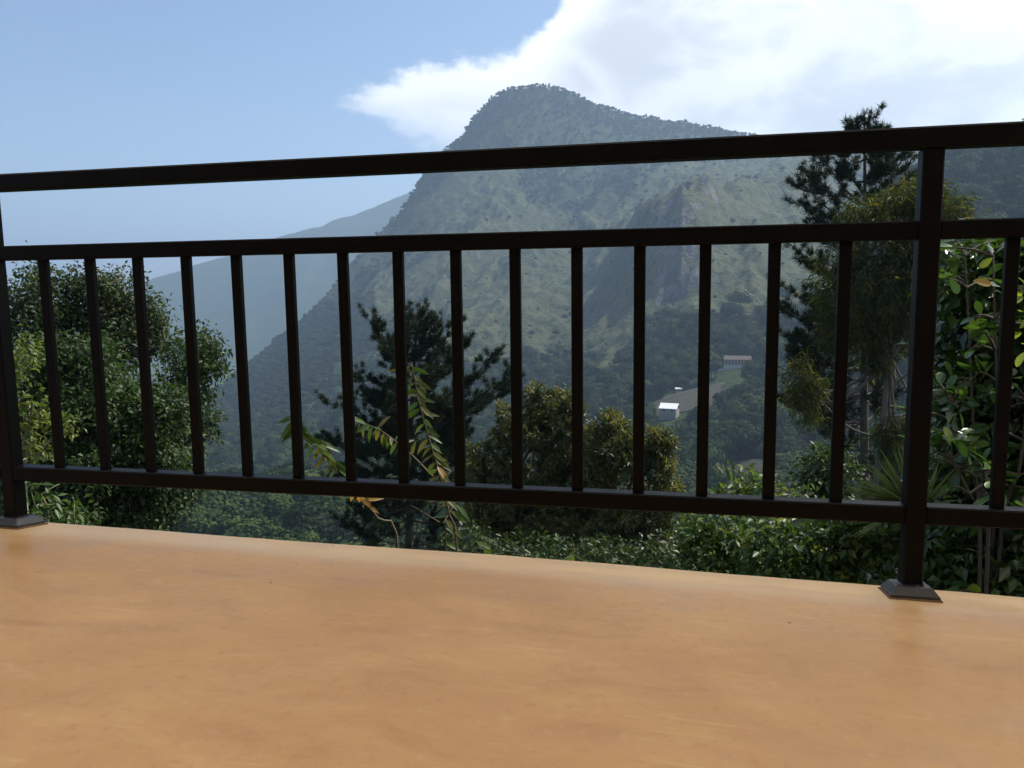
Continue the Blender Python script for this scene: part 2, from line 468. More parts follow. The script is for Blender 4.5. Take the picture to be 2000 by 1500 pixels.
NR = 520
RR = np.concatenate([np.geomspace(0.5, 100, 60, endpoint=False), np.linspace(100, 1600, 430, endpoint=False), np.geomspace(1600, 6500, 40)])
NR = len(RR)
AZC = YAW
az_in = np.linspace(az_of(-250), az_of(2250), 640)
az_out = np.concatenate([np.linspace(az_of(-250)-math.radians(100), az_of(-250), 60, endpoint=False)])
az_out2 = np.linspace(az_of(2250), az_of(2250)+math.radians(100), 61)[1:]
AZ = np.concatenate([az_out, az_in, az_out2]); NA = len(AZ)
def u_of_az(a):
    rel = np.clip(a-YAW, -1.05, 1.05); return 1000+F_PX*np.tan(rel)
UU = u_of_az(AZ)

def grid_of(table, floor):
    us = sorted(table); Z = np.stack([profile(u, table[u], RR, floor=floor) for u in us])
    out = np.empty((NA, NR))
    for j in range(NR): out[:, j] = np.interp(UU, us, Z[:, j])
    return out
TZ = grid_of(COLS, -190)
HZ = grid_of(HILL, -190)
TZ = np.maximum(TZ, HZ)
TX = CAM[0]+np.sin(AZ)[:, None]*RR[None]; TY = CAM[1]+np.cos(AZ)[:, None]*RR[None]
# relief: spurs running down to the left, small gullies, fine roughness
amp = np.clip((RR-200)/500, 0, 1)[None]
wx = TX+26*fbm(TX/160, TY/160, 3); wy = TY+26*fbm(TX/160+5, TY/160+9, 3)
ca, sa = math.cos(math.radians(14)), math.sin(math.radians(14))
across = wx*ca-wy*sa; along = wx*sa+wy*ca
spur = ridged(across/170, along/620, 3, 0.40)
spur = spur-spur.mean()
gul = ridged(wx/46, wy/60, 3, 0.5); gul = gul-gul.mean()
crest_keep = np.ones_like(TZ)
UG = UU[:, None]
left_calm = np.clip((UG-380)/300, 0.25, 1)*np.ones_like(TZ)
RELIEF = amp*left_calm*(spur*26.0+gul*8.0+ridged(wx/24, wy/34, 2, 0.5)*2.6)+np.clip(RR/400, 0, 1)[None]*fbm(TX/30, TY/30, 4)*3.2
# long grassy spurs running down to the left, laid where the slope meets these sight lines
def on_slope(u, v):
    i = int(np.argmin(np.abs(UU-u))); te = (TZ[i]-CAM[2])/RR; t = tan_el(u, v)
    ok = np.where((RR > 250) & (te >= t))[0]; j = ok[0] if len(ok) else int(np.argmin(np.abs(te-t)))
    return np.array([TX[i, j], TY[i, j]])
SPURS = [([(1175, 430), (1070, 500), (960, 585), (850, 690)], 17), ([(1260, 490), (1140, 566), (1040, 622), (925, 700)], 15), ([(1320, 400), (1215, 438), (1120, 470)], 13),
         ([(1040, 330), (985, 400), (930, 480), (860, 590)], 20), ([(1490, 500), (1420, 580), (1340, 650)], 12), ([(1120, 300), (1090, 380), (1060, 450)], 14), ([(1420, 300), (1300, 350), (1190, 400)], 13)]
CREST = np.zeros_like(TZ)
for line, hgt_ in SPURS:
    P = [on_slope(*q) for q in line]; best = np.full(TZ.shape, 1e9)
    for k, (a, b) in enumerate(zip(P[:-1], P[1:])):
        ab = b-a; L2 = ab@ab; t = np.clip(((wx-a[0])*ab[0]+(wy-a[1])*ab[1])/L2, 0, 1)
        best = np.minimum(best, np.hypot(wx-a[0]-t*ab[0], wy-a[1]-t*ab[1]))
    e = np.exp(-best/26.0); CREST = np.maximum(CREST, e*hgt_/17.0); RELIEF = RELIEF+hgt_*e*amp
# keep the skyline where it is
cz_r = np.array([COLS[k][-1][1] for k in sorted(COLS)]); cr_u = np.interp(UU, sorted(COLS), cz_r)[:, None]
edge = np.clip(np.abs(RR[None]-cr_u)/200, 0.10, 1)
for (fu, fv, fr, rad_) in ((1345, 772, 385, 46), (1440, 722, 432, 26), (1440, 935, 255, 30)):
    fp = W(fu, fv, fr); RELIEF = RELIEF*np.clip((np.hypot(TX-fp[0], TY-fp[1])-rad_*0.6)/(rad_*0.6), 0.04, 1)
TZ = TZ+RELIEF*edge
# cliff bands: rough rock on the outcrop and on the dark left face
dzr = np.gradient(TZ, RR, axis=1)
steep = np.clip((dzr-1.15)/0.6, 0, 1)*(RR[None] > 350)
TZ = TZ+steep*ridged(TX/16, TY/9, 3, 0.55)*4.0
dzr = np.gradient(TZ, RR, axis=1)

def terr_z(x, y):
    dx, dy = x-CAM[0], y-CAM[1]; r = math.hypot(dx, dy); a = math.atan2(dx, dy)
    i = np.clip(np.interp(a, AZ, np.arange(NA)), 0, NA-1.001); j = np.clip(np.interp(r, RR, np.arange(NR)), 0, NR-1.001)
    i0, j0 = int(i), int(j); fi, fj = i-i0, j-j0
    return float((TZ[i0, j0]*(1-fi)+TZ[i0+1, j0]*fi)*(1-fj)+(TZ[i0, j0+1]*(1-fi)+TZ[i0+1, j0+1]*fi)*fj)
def terr_arr(A, name):
    def f(x, y):
        dx, dy = x-CAM[0], y-CAM[1]; r = np.hypot(dx, dy); a = np.arctan2(dx, dy)
        i = np.clip(np.interp(a, AZ, np.arange(NA)), 0, NA-1.001); j = np.clip(np.interp(r, RR, np.arange(NR)), 0, NR-1.001)
        i0 = i.astype(int); j0 = j.astype(int); fi, fj = i-i0, j-j0
        return (A[i0, j0]*(1-fi)+A[i0+1, j0]*fi)*(1-fj)+(A[i0, j0+1]*(1-fi)+A[i0+1, j0+1]*fi)*fj
    return f
# woodland cover 0..1: valley and gullies wooded, spurs grassy
conc = -(spur*1.0+gul*0.5)
hgt = TZ
base_cov = 0.62+0.75*conc+0.5*fbm(TX/90+3, TY/90, 4)
thr = np.interp(UU, [600, 720, 850, 1200, 1330, 1640], [-8, -20, -52, -46, -18, -8])[:, None]
low = np.clip((thr-hgt)/22, 0, 1)
top_ = np.interp(UU, [800, 900, 990, 1060, 1220, 1300, 1640], [120, 170, 180, 105, 105, 170, 210])[:, None]
grass_zone = np.clip((hgt-thr)/22, 0, 1)*np.clip((top_-hgt)/45, 0, 1)*np.clip((UG-830+0.5*np.clip(hgt, -60, 160))/110, 0, 1)*np.clip((1620-UG)/60, 0, 1)
COVER = 0.12*np.clip((860-UG)/100, 0, 1)+base_cov*0.55+low*0.55-0.48*grass_zone-0.30*np.clip((CREST-0.45)/0.4, 0, 1)*(hgt > thr-12)+0.22*np.clip((0.35-CREST)/0.2, 0, 1)*grass_zone*(UG > 800)*(UG < 1350)+0.50*np.clip((hgt-top_+15)/50, 0, 1)+0.35*(RR[None] < 330)
hillmask = (UG > 1700)*(RR[None] < 620)*1.0
COVER = np.clip(COVER+0.6*hillmask, 0, 1); COVER = np.maximum(COVER, 0.72*np.clip((thr-4-hgt)/10, 0, 1))
crag = np.clip((dzr-0.75)/0.4, 0, 1)*np.clip((UG-1245)/25, 0, 1)*np.clip((1425-UG)/30, 0, 1)*(RR[None] > 540)*(RR[None] < 760)
face = np.clip((dzr-0.80)/0.5, 0, 1)*np.clip((1010-UG)/120, 0, 1)*(hgt > 60)*(UG > 640)
ROCKY = np.clip(crag*1.4+0.85*face+0.6*steep, 0, 1)

def m_terrain():
    m, T, b = mat('hillside')
    pos = T.add('ShaderNodeNewGeometry').outputs['Position']
    cov = T.add('ShaderNodeAttribute', attribute_name='cover').outputs['Fac']
    rock = T.add('ShaderNodeAttribute', attribute_name='rock').outputs['Fac']
    n1 = T.noise(pos, 0.02, 6, 0.6); n2 = T.noise(pos, 0.12, 6, 0.65); n3 = T.noise(pos, 0.5, 4, 0.6)
    grass = T.mix(n1, (0.050, 0.062, 0.028), (0.108, 0.115, 0.052))
    grass = T.mix(T.math('MULTIPLY', T.step(n2, 0.48, 0.62), 0.85), grass, (0.026, 0.043, 0.017))
    grass = T.mix(T.math('MULTIPLY', T.step(n3, 0.55, 0.7), 0.4), grass, (0.035, 0.052, 0.022))
    wood = T.mix(n3, (0.018, 0.034, 0.012), (0.05, 0.082, 0.026))
    f = T.step(T.math('ADD', cov, T.math('MULTIPLY', T.math('SUBTRACT', n2, 0.5), 0.7)), 0.40, 0.62)
    c = T.mix(f, grass, wood)
    mp = T.add('ShaderNodeMapping', ins={'Vector': pos, 'Scale': (1, 1, 0.22)}).outputs[0]
    rn = T.noise(mp, 0.16, 7, 0.65)
    rc = T.ramp(rn, [(0.32, (0.04, 0.039, 0.037)), (0.52, (0.12, 0.115, 0.108)), (0.70, (0.23, 0.215, 0.195))])
    rf = T.step(T.math('ADD', rock, T.math('MULTIPLY', T.math('SUBTRACT', n2, 0.5), 1.1)), 0.35, 0.6)
    c = T.mix(rf, c, rc)
    T.l.new(c, b.inputs['Base Color']); b.inputs['Roughness'].default_value = 0.95
    b.inputs['Specular IOR Level'].default_value = 0.1
    hh = T.math('ADD', T.math('MULTIPLY', n2, 1.0), T.math('MULTIPLY', n3, 0.4))
    bp = T.add('ShaderNodeBump', ins={'Strength': 0.9, 'Distance': 5.0, 'Height': hh}); T.l.new(bp.outputs[0], b.inputs['Normal'])
    return m
M_terrain = m_terrain()

def build_terrain():
    V = np.stack([TX, TY, TZ], -1).reshape(-1, 3)
    i, j = np.meshgrid(np.arange(NA-1), np.arange(NR-1), indexing='ij')
    a = (i*NR+j).ravel(); F = np.stack([a, a+1, a+NR+1, a+NR], -1)
    F = F[:, ::-1]
    me = mesh_np('terrain', V, F, [M_terrain], smooth=True)
    for nm, A in (('cover', COVER), ('rock', np.clip(ROCKY, 0, 1))):
        at = me.attributes.new(nm, 'FLOAT', 'POINT'); at.data.foreach_set('value', A.astype(np.float32).ravel())
    o = link('mountain_terrain', me); tag(o, kind='structure')
    # far blue range across the gap
    prof = [(-1500, 640), (-400, 640), (0, 640), (200, 595), (290, 553), (360, 530), (440, 508), (500, 487), (560, 461), (600, 453), (640, 446), (665, 432), (700, 420), (740, 408), (775, 390), (812, 378), (860, 352), (1000, 340), (1400, 360), (2600, 420)]
    na, nr = 420, 120
    azs = np.linspace(az_of(-700), az_of(2300), na); us = 1000+F_PX*np.tan(azs-YAW)
    cv = np.interp(us, [p[0] for p in prof], [p[1] for p in prof])
    rc = 3200.0
    rr = np.concatenate([np.linspace(1650, rc, 90), np.linspace(rc+60, 5600, 30)])
    te = np.array([tan_el(u, v) for u, v in zip(us, cv)])
    zc = CAM[2]+te*rc
    t = (rr-1650)/(rc-1650)
    Z = np.where(t[None] <= 1, -520+(zc[:, None]+520)*np.clip(t, 0, 1)[None]**1.15, zc[:, None]-(rr[None]-rc)*0.35)
    X = CAM[0]+np.sin(azs)[:, None]*rr; Y = CAM[1]+np.cos(azs)[:, None]*rr
    k = np.clip(np.abs(rr-rc)/700, 0.12, 1)[None]
    Z = Z+k*(ridged(X/420, Y/700, 4)*55-20)+fbm(X/90, Y/90, 4)*9
    V = np.stack([X, Y, Z], -1).reshape(-1, 3)
    i, j = np.meshgrid(np.arange(na-1), np.arange(nr-1), indexing='ij'); a = (i*nr+j).ravel()
    F = np.stack([a+nr, a+nr+1, a+1, a], -1)
    me = mesh_np('far_hills', V, F, [M_terrain], smooth=True)
    at = me.attributes.new('cover', 'FLOAT', 'POINT'); at.data.foreach_set('value', np.full(len(V), 0.75, np.float32))
    o2 = link('far_hills', me); tag(o2, kind='structure')
    # plain that carries on to the horizon
    mb = MB(); n = 48
    mb.add([(0, 0, -560)]+[(26000*math.sin(2*math.pi*q/n), 26000*math.cos(2*math.pi*q/n), -560) for q in range(n)],
           [(0, 1+(q+1) % n, 1+q) for q in range(n)])
    g = mb.build('ground', [M_terrain]); tag(g, kind='structure')
build_terrain()

# ------------------------------------------------------------------ balcony
XL, XR = -0.155, 2.1155          # the two posts in view
def floor_z(x, y):
    z = 0.018-0.0128*(x-XL)
    t = np.clip((y+0.095)/0.05, 0, 1); s = np.where(t < 1, t*t*0.025, (y+0.095)-0.025)
    return z-0.15*np.clip(s, 0, None)
def build_balcony():
    # cement floor, edge slightly wavy and falling outwards
    xs = np.linspace(-3.2, 6.4, 241); ts = np.concatenate([np.linspace(0, 0.93, 60), np.linspace(0.936, 1, 24)])
    V = []
    ey = np.interp(xs, [-3.2, -0.3, 0.75, 1.2, 1.75, 2.4, 6.4], [0.07, 0.075, 0.079, 0.098, 0.082, 0.070, 0.055])+0.007*fbm(xs*3.1, xs*0+2, 5, 0.6)
    for x, e in zip(xs, ey):
        y = -3.1+(e+3.1)*ts
        for q, yy in enumerate(y):
            V.append((x, yy, float(floor_z(x, yy))))
        V.append((x, e+0.006, float(floor_z(x, e))-0.006)); V.append((x, e+0.007, float(floor_z(x, e))-0.20)); V.append((x, -3.1, float(floor_z(x, e))-0.20))
    V = np.array(V); ny = len(ts)+3; nx = len(xs)
    i, j = np.meshgrid(np.arange(nx-1), np.arange(ny), indexing='ij')
    a = (i*ny+j).ravel(); b = (i*ny+(j+1) % ny).ravel(); F = np.stack([a, a+ny, b+ny, b], -1)
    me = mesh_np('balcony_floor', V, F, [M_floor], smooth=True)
    try: me.set_sharp_from_angle(angle=math.radians(35))
    except Exception: pass
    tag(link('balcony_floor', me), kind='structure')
    mb = MB(); mb.box(-3.2, 6.4, -3.25, -3.1, -3.5, 3.30); tag(mb.build('house_wall', [M_housewall]), kind='structure')
    mb = MB(); xs = np.linspace(-3.6, 8.2, 240); V = []; F = []
    for k, x in enumerate(xs):
        z = 3.12+0.018*math.cos(k*math.pi/2); V += [(x, -3.4, z+0.42), (x, ROOF_Y, z)]
        if k: F.append((2*k-2, 2*k-1, 2*k+1, 2*k))
    mb.add(V, F); tag(mb.build('roof', [M_fill_sheet]), kind='structure')  # unseen; reaches out to block direct sun and diffuse it onto the floor
ROOF_Y = 1.95
build_balcony()

def build_railing():
    root = empty('railing', (XL, 0, 0))
    tag(root, 'dark brown metal balcony railing with square balusters along the cement floor edge', 'railing')
    Z0 = 0.645
    def part(mb, name, parent=root):
        o = mb.build(name, [M_paint], parent); o.matrix_parent_inverse = parent.matrix_world.inverted() if parent is root else Matrix(); return o
    bpy.context.view_layer.update()
    spans = [(XL-2.27, XL), (XL, XR), (XR, XR+2.27)]
    hp = 0.0202
    # continuous hand rail
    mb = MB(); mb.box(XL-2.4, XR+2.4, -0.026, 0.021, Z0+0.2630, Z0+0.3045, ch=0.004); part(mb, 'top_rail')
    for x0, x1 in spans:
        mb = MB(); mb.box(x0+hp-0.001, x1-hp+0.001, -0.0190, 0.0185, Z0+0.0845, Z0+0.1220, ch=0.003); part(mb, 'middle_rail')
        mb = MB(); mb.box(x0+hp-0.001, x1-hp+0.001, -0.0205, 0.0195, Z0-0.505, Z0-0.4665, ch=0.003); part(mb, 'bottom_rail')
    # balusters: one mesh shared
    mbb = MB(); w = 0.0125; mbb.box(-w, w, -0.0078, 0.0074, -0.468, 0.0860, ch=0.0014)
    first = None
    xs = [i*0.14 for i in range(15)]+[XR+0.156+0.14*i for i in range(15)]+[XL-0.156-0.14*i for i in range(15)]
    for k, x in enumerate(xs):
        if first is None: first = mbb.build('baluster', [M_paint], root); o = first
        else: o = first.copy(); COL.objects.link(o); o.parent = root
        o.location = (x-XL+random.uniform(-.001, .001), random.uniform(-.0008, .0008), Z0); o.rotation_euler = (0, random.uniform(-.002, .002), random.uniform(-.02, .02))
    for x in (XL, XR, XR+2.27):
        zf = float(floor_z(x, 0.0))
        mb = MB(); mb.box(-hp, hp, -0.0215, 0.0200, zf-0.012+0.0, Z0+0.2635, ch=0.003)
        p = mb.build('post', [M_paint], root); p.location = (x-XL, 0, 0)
        # pressed metal base cover: flat skirt, sloped shoulder, flat top with a square collar
        mb = MB(); A = 0.0475; B = 0.0345; C_ = hp+0.0012
        rings = [(A, zf-0.004), (A, zf+0.0095), (A-0.0025, zf+0.0125), (B+0.001, zf+0.0255), (B-0.002, zf+0.0270), (C_, zf+0.0275), (C_, zf+0.031)]
        V = []; F = []
        for h, z in rings: 
            sl_ = 0.145*h if h > B-0.003 else 0.08*h; dz = [sl_, sl_, -sl_, -sl_]
            V += [(-h, -h-.001, z+dz[0]), (h, -h-.001, z+dz[1]), (h, h-.001, z+dz[2]), (-h, h-.001, z+dz[3])]
        for q in range(len(rings)-1):
            for k in range(4): F.append((q*4+k, q*4+(k+1) % 4, q*4+4+(k+1) % 4, q*4+4+k))
        # bead of cement and grime round the foot
        m2 = MB(); ring = []
        for h, z in ((A+0.0065, zf-0.007), (A+0.0035, zf+0.0035), (A-0.002, zf+0.0045)):
            ring.append([(sx*h+random.uniform(-.0012, .0012), sy*h-.001+random.uniform(-.0012, .0012), z-0.145*sy*h) for sx, sy in ((-1, -1), (-.4, -1), (.3, -1), (1, -1), (1, -.3), (1, .4), (1, 1), (.3, 1), (-.4, 1), (-1, 1), (-1, .3), (-1, -.4))])
        n_ = len(ring[0]); m2.add(sum(ring, []), [(q*n_+k, q*n_+(k+1) % n_, (q+1)*n_+(k+1) % n_, (q+1)*n_+k) for q in range(2) for k in range(n_)])
        m2.build('sealant', [M_grime], p, smooth=True)
        mb.add(V, F); b = mb.build('base_plate', [M_base], p); b.rotation_euler = (0, 0, random.uniform(-.03, .03))
def m_base():
    m, T, b = mat('worn_base_paint')
    tc = T.add('ShaderNodeTexCoord').outputs['Object']; sp = T.add('ShaderNodeSeparateXYZ', ins={0: tc})
    n = T.noise(tc, 60.0, 5, 0.65); n2 = T.noise(tc, 22.0, 4, 0.6)
    c = T.mix(n, (0.016, 0.014, 0.013), (0.05, 0.045, 0.04))
    c = T.mix(T.step(n2, 0.60, 0.68), c, (0.13, 0.10, 0.07))
    T.l.new(c, b.inputs['Base Color']); b.inputs['Roughness'].default_value = 0.42
    return m
M_base = m_base()
M_grime = m_plain('grimy_cement', (0.16, 0.085, 0.035), 0.85, 0.5, 60.0)
build_railing()
# ------------------------------------------------------------------ foliage builders
def leaf_arrays(P, A, N, L, Wd, fold=0.18, droop=0.12):
    """four-point folded leaves; one mesh island each"""
    n = len(P); A = unit(A); S = unit(np.cross(A, N)); N2 = np.cross(S, A)
    L = np.broadcast_to(L, n)[:, None]; Wd = np.broadcast_to(Wd, n)[:, None]
    V = np.stack([P, P+A*L*0.45-S*Wd*0.5+N2*Wd*fold, P+A*L-np.array([0, 0, 1.0])*L*droop, P+A*L*0.45+S*Wd*0.5+N2*Wd*fold], 1).reshape(-1, 3)
    b = np.arange(n)[:, None]*4
    return V, np.concatenate([b+np.array([[0, 1, 2]]), b+np.array([[0, 2, 3]])], 0)

def rand_dirs(n, r=None):
    return unit((r or rng).normal(size=(n, 3)))

def lobe_clusters(lobes, per_m2, inner=0.35, rough=0.28):
    """cluster centres and outward directions spread through ellipsoid lobes, denser in the shell"""
    C, D, K = [], [], []
    for li, (c, rad) in enumerate(lobes):
        rad = np.asarray(rad); area = 4*math.pi*((rad[0]*rad[1])**1.6/3+(rad[0]*rad[2])**1.6/3+(rad[1]*rad[2])**1.6/3)**(1/1.6)
        n = max(6, int(area*per_m2)); d = rand_dirs(n)
        ph = rng.uniform(0, 6.28, (3, 3)); fr = rng.uniform(2, 5, (3, 3))
        bump = 1+rough*0.6*sum(np.sin(d@fr[k]+ph[k, 0]) for k in range(3))/1.7+rng.normal(0, rough*0.25, n)
        t = inner+(1-inner)*rng.uniform(0, 1, n)**0.45
        C.append(c+d*rad*np.minimum(t*bump, 1.18)[:, None]); D.append(d); K.append(np.full(n, li))
    return np.concatenate(C), np.concatenate(D), np.concatenate(K)

def sublobes(lobes, k=8, f=0.46, keep=0.62):
    """break each big lobe into boughs, so that the crown has clumps and gaps"""
    out = []
    for c, rad in lobes:
        rad = np.asarray(rad); out.append((c, rad*keep*0.92))
        d = rand_dirs(k); d[:, 2] = d[:, 2]*0.9+0.1
        for q in range(k):
            s = f*rng.uniform(0.7, 1.15); out.append((c+d[q]*rad*(1.14-s*0.66), rad*s*np.array([1, 1, 0.8])))
    return out
def lobe_px(u, v, ru, rv, r, depth=None):
    s = r/F_PX
    return (W(u, v, r), (ru*s, (depth if depth else 0.9*(ru+rv)/2)*s, rv*s))

def wood(root, name, paths, material, seg=7):
    mb = MB()
    for P, R in paths: mb.tube(P, R, seg)
    o = mb.build(name, [material], None, smooth=True, recalc=False)
    o.parent = root; o.location = -Vector(root.location)
    return o
def part_np(root, name, V, F, mats, mi=None):
    me = mesh_np(name, np.asarray(V)-np.array(root.location), F, mats, mi)
    return link(name, me, root)

def limb_paths(base, fork, lobes, r0, C, K, n_sub=7):
    """trunk from base to fork, limbs to lobes, branches towards clusters"""
    base = np.asarray(base, float); fork = np.asarray(fork, float)
    k = rng.normal(0, 0.03*np.linalg.norm(fork-base), 3); k[2] = 0
    T = spline([base, base*0.6+fork*0.4+k, fork], 10); paths = [(T, np.linspace(r0, r0*0.62, 10))]
    for li, (c, rad) in enumerate(lobes):
        m = fork*0.5+c*0.5+rng.normal(0, 0.08, 3)*np.linalg.norm(c-fork); m[2] -= 0.06*np.linalg.norm(c-fork)
        P = spline([fork, m, c], 8); paths.append((P, np.linspace(r0*0.5, r0*0.16, 8)))
        idx = np.where(K == li)[0]
        for q in rng.choice(idx, min(n_sub, len(idx)), replace=False):
            s = P[rng.integers(4, 8)]; e = C[q]; mm = (s+e)/2+rng.normal(0, .05, 3)
            paths.append((spline([s, mm, e], 6), np.linspace(r0*0.15, r0*0.035, 6)))
    return paths

def broad_tree(name, label, cat, base, fork, lobes, r0, leaf_L, leaf_W, per_m2, per_cluster, spread, mats, bark, tip_mat=None,
               droop=0.12, hang=0.15, outw=0.6, group=None, inner=0.35, trunk=True, tipfrac=0.0, rosette=False, foliage='crown', upn=0.8, sub=0):
    root = empty(name, tuple(base)); tag(root, label, cat, group)
    big = lobes
    if sub: lobes = sublobes(lobes, sub)
    C, D, K = lobe_clusters(lobes, per_m2, inner)
    n = len(C)*per_cluster
    ci = np.repeat(np.arange(len(C)), per_cluster)
    off = rng.normal(0, spread, (n, 3))
    P = C[ci]+off*(0.35 if rosette else 1.0)
    A = D[ci]*outw+rand_dirs(n)*(0.9 if not rosette else 1.1)+np.array([0, 0, -hang])
    N = rand_dirs(n)*0.7+np.array([0, 0, upn])+D[ci]*0.35
    size = rng.uniform(0.7, 1.25, n)
    V, F = leaf_arrays(P, A, N, leaf_L*size, leaf_W*size, 0.2, droop)
    mi = np.zeros(n, int)
    if tip_mat is not None:
        # young growth sits on the outermost and uppermost shoots
        top = np.clip(D[:, 2]*0.45+0.6, 0, 1)*tipfrac
        pick = rng.uniform(0, 1, len(C)) < top
        mi = (pick[ci] & (rng.uniform(0, 1, n) < 0.7)).astype(int)
    part_np(root, foliage, V, F, [mats]+([tip_mat] if tip_mat is not None else []), np.concatenate([mi, mi]))
    if trunk: wood(root, 'trunk', limb_paths(base, fork, big, r0*(0.6 if sub else 1), C, K//(1+sub)), bark)
    return root

def ground_at(p):
    p = np.asarray(p, float).copy(); p[2] = terr_z(p[0], p[1])-0.15; return p

# leaf colours (albedo)
L_dark = m_leaf('dark_leaf', [(0.016, 0.034, 0.010), (0.034, 0.062, 0.017), (0.055, 0.085, 0.024), (0.042, 0.052, 0.02)], 0.5, 0.28, 0.3)
L_brown = m_leaf('bronze_leaf', [(0.05, 0.055, 0.022), (0.085, 0.08, 0.032), (0.06, 0.08, 0.024)], 0.5, 0.35, 0.3)
L_mid = m_leaf('mid_leaf', [(0.025, 0.055, 0.012), (0.045, 0.09, 0.02), (0.07, 0.115, 0.028)], 0.45, 0.38, 0.4)
L_lime = m_leaf('lime_leaf', [(0.075, 0.11, 0.02), (0.12, 0.155, 0.03), (0.18, 0.20, 0.042)], 0.45, 0.45)
L_olive = m_leaf('olive_leaf', [(0.036, 0.054, 0.016), (0.064, 0.084, 0.025), (0.095, 0.112, 0.035)], 0.45, 0.30)
L_flower = m_leaf('yellow_panicle', [(0.12, 0.125, 0.042), (0.18, 0.17, 0.056), (0.26, 0.225, 0.08)], 0.8, 0.35, 0.2)
L_weep = m_leaf('weeping_leaf', [(0.024, 0.038, 0.013), (0.042, 0.058, 0.019), (0.062, 0.075, 0.024)], 0.5, 0.40)
L_weeptip = m_leaf('weeping_tip', [(0.10, 0.11, 0.026), (0.15, 0.14, 0.034), (0.20, 0.14, 0.036)], 0.5, 0.45)
L_needle = m_leaf('pine_needle', [(0.010, 0.020, 0.009), (0.018, 0.033, 0.013), (0.03, 0.046, 0.018)], 0.6, 0.12, 0.2)
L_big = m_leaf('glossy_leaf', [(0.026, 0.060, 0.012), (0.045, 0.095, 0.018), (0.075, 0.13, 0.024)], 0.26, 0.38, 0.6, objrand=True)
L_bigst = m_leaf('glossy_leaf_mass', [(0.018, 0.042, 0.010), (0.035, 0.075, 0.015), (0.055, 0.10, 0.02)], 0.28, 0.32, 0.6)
L_yel = m_leaf('yellowing_leaf', [(0.30, 0.18, 0.03), (0.24, 0.12, 0.025), (0.36, 0.23, 0.04)], 0.5, 0.45, objrand=True)
L_sap = m_leaf('sapling_leaf', [(0.035, 0.072, 0.015), (0.06, 0.105, 0.022), (0.11, 0.155, 0.036)], 0.38, 0.45, objrand=True)
L_sapy = m_leaf('olive_sapling_leaf', [(0.07, 0.085, 0.02), (0.11, 0.095, 0.026), (0.055, 0.08, 0.02)], 0.42, 0.45, objrand=True)

# ---- left trees
r = 17.0
lob = [lobe_px(*q, r) for q in ((40, 602, 75, 70), (130, 592, 70, 56), (205, 598, 78, 60), (262, 615, 55, 60), (120, 680, 110, 70), (235, 690, 85, 60))]
b0 = ground_at(W(120, 900, r))
broad_tree('broadleaf_tree', 'tall dark broadleaf tree rising at the left beside the left railing post', 'tree', b0, W(130, 760, r), lob, 0.20,
           0.105, 0.046, 15, 18, 0.11, L_dark, M_bark, L_brown, tipfrac=0.5, sub=8)
r = 15.5
lob = [lobe_px(*q, r) for q in ((365, 690, 62, 48), (405, 715, 30, 32), (375, 760, 42, 40), (325, 770, 50, 60), (392, 815, 18, 42), (330, 860, 55, 55))]
broad_tree('broadleaf_tree', 'broadleaf tree with a layered outer bough, leaning out towards the misty gap', 'tree', ground_at(W(290, 990, r)), W(300, 880, r), lob, 0.13,
           0.105, 0.046, 17, 18, 0.10, L_dark, M_bark, L_mid, tipfrac=0.5, sub=6)
r = 12.5
lob = [lobe_px(*q, r) for q in ((70, 760, 95, 90), (180, 770, 90, 85), (275, 790, 75, 85), (90, 890, 130, 85), (230, 900, 110, 85), (320, 935, 62, 70), (120, 1000, 160, 60), (270, 1010, 95, 50))]
broad_tree('broadleaf_tree', 'bushy small-leaved dark green tree standing in front of the tall left tree', 'tree', ground_at(W(190, 1100, r)), W(185, 980, r), lob, 0.14,
           0.08, 0.042, 34, 16, 0.085, L_dark, M_bark, L_mid, tipfrac=0.7, sub=9)
r = 9.0
lob = [lobe_px(*q, r) for q in ((50, 690, 24, 34), (66, 800, 22, 16), (60, 855, 36, 36), (12, 760, 20, 60), (126, 828, 9, 8))]
broad_tree('lime_shrub', 'yellow-green leafy shrub beside the left railing post', 'shrub', ground_at(W(50, 1150, r)), W(45, 930, r), lob, 0.045,
           0.075, 0.032, 28, 16, 0.055, L_lime, M_twig, L_mid, tipfrac=0.25)
r = 6.2
lob = [lobe_px(*q, r) for q in ((80, 965, 22, 24), (75, 1002, 34, 16), (145, 985, 24, 20), (150, 1012, 40, 16))]
broad_tree('low_shrub', 'low green shrub showing under the bottom rail beside the left post', 'shrub', ground_at(W(140, 1200, r)), W(140, 1090, r), lob, 0.03,
           0.080, 0.028, 60, 8, 0.05, L_mid, M_twig, L_lime, tipfrac=0.25)

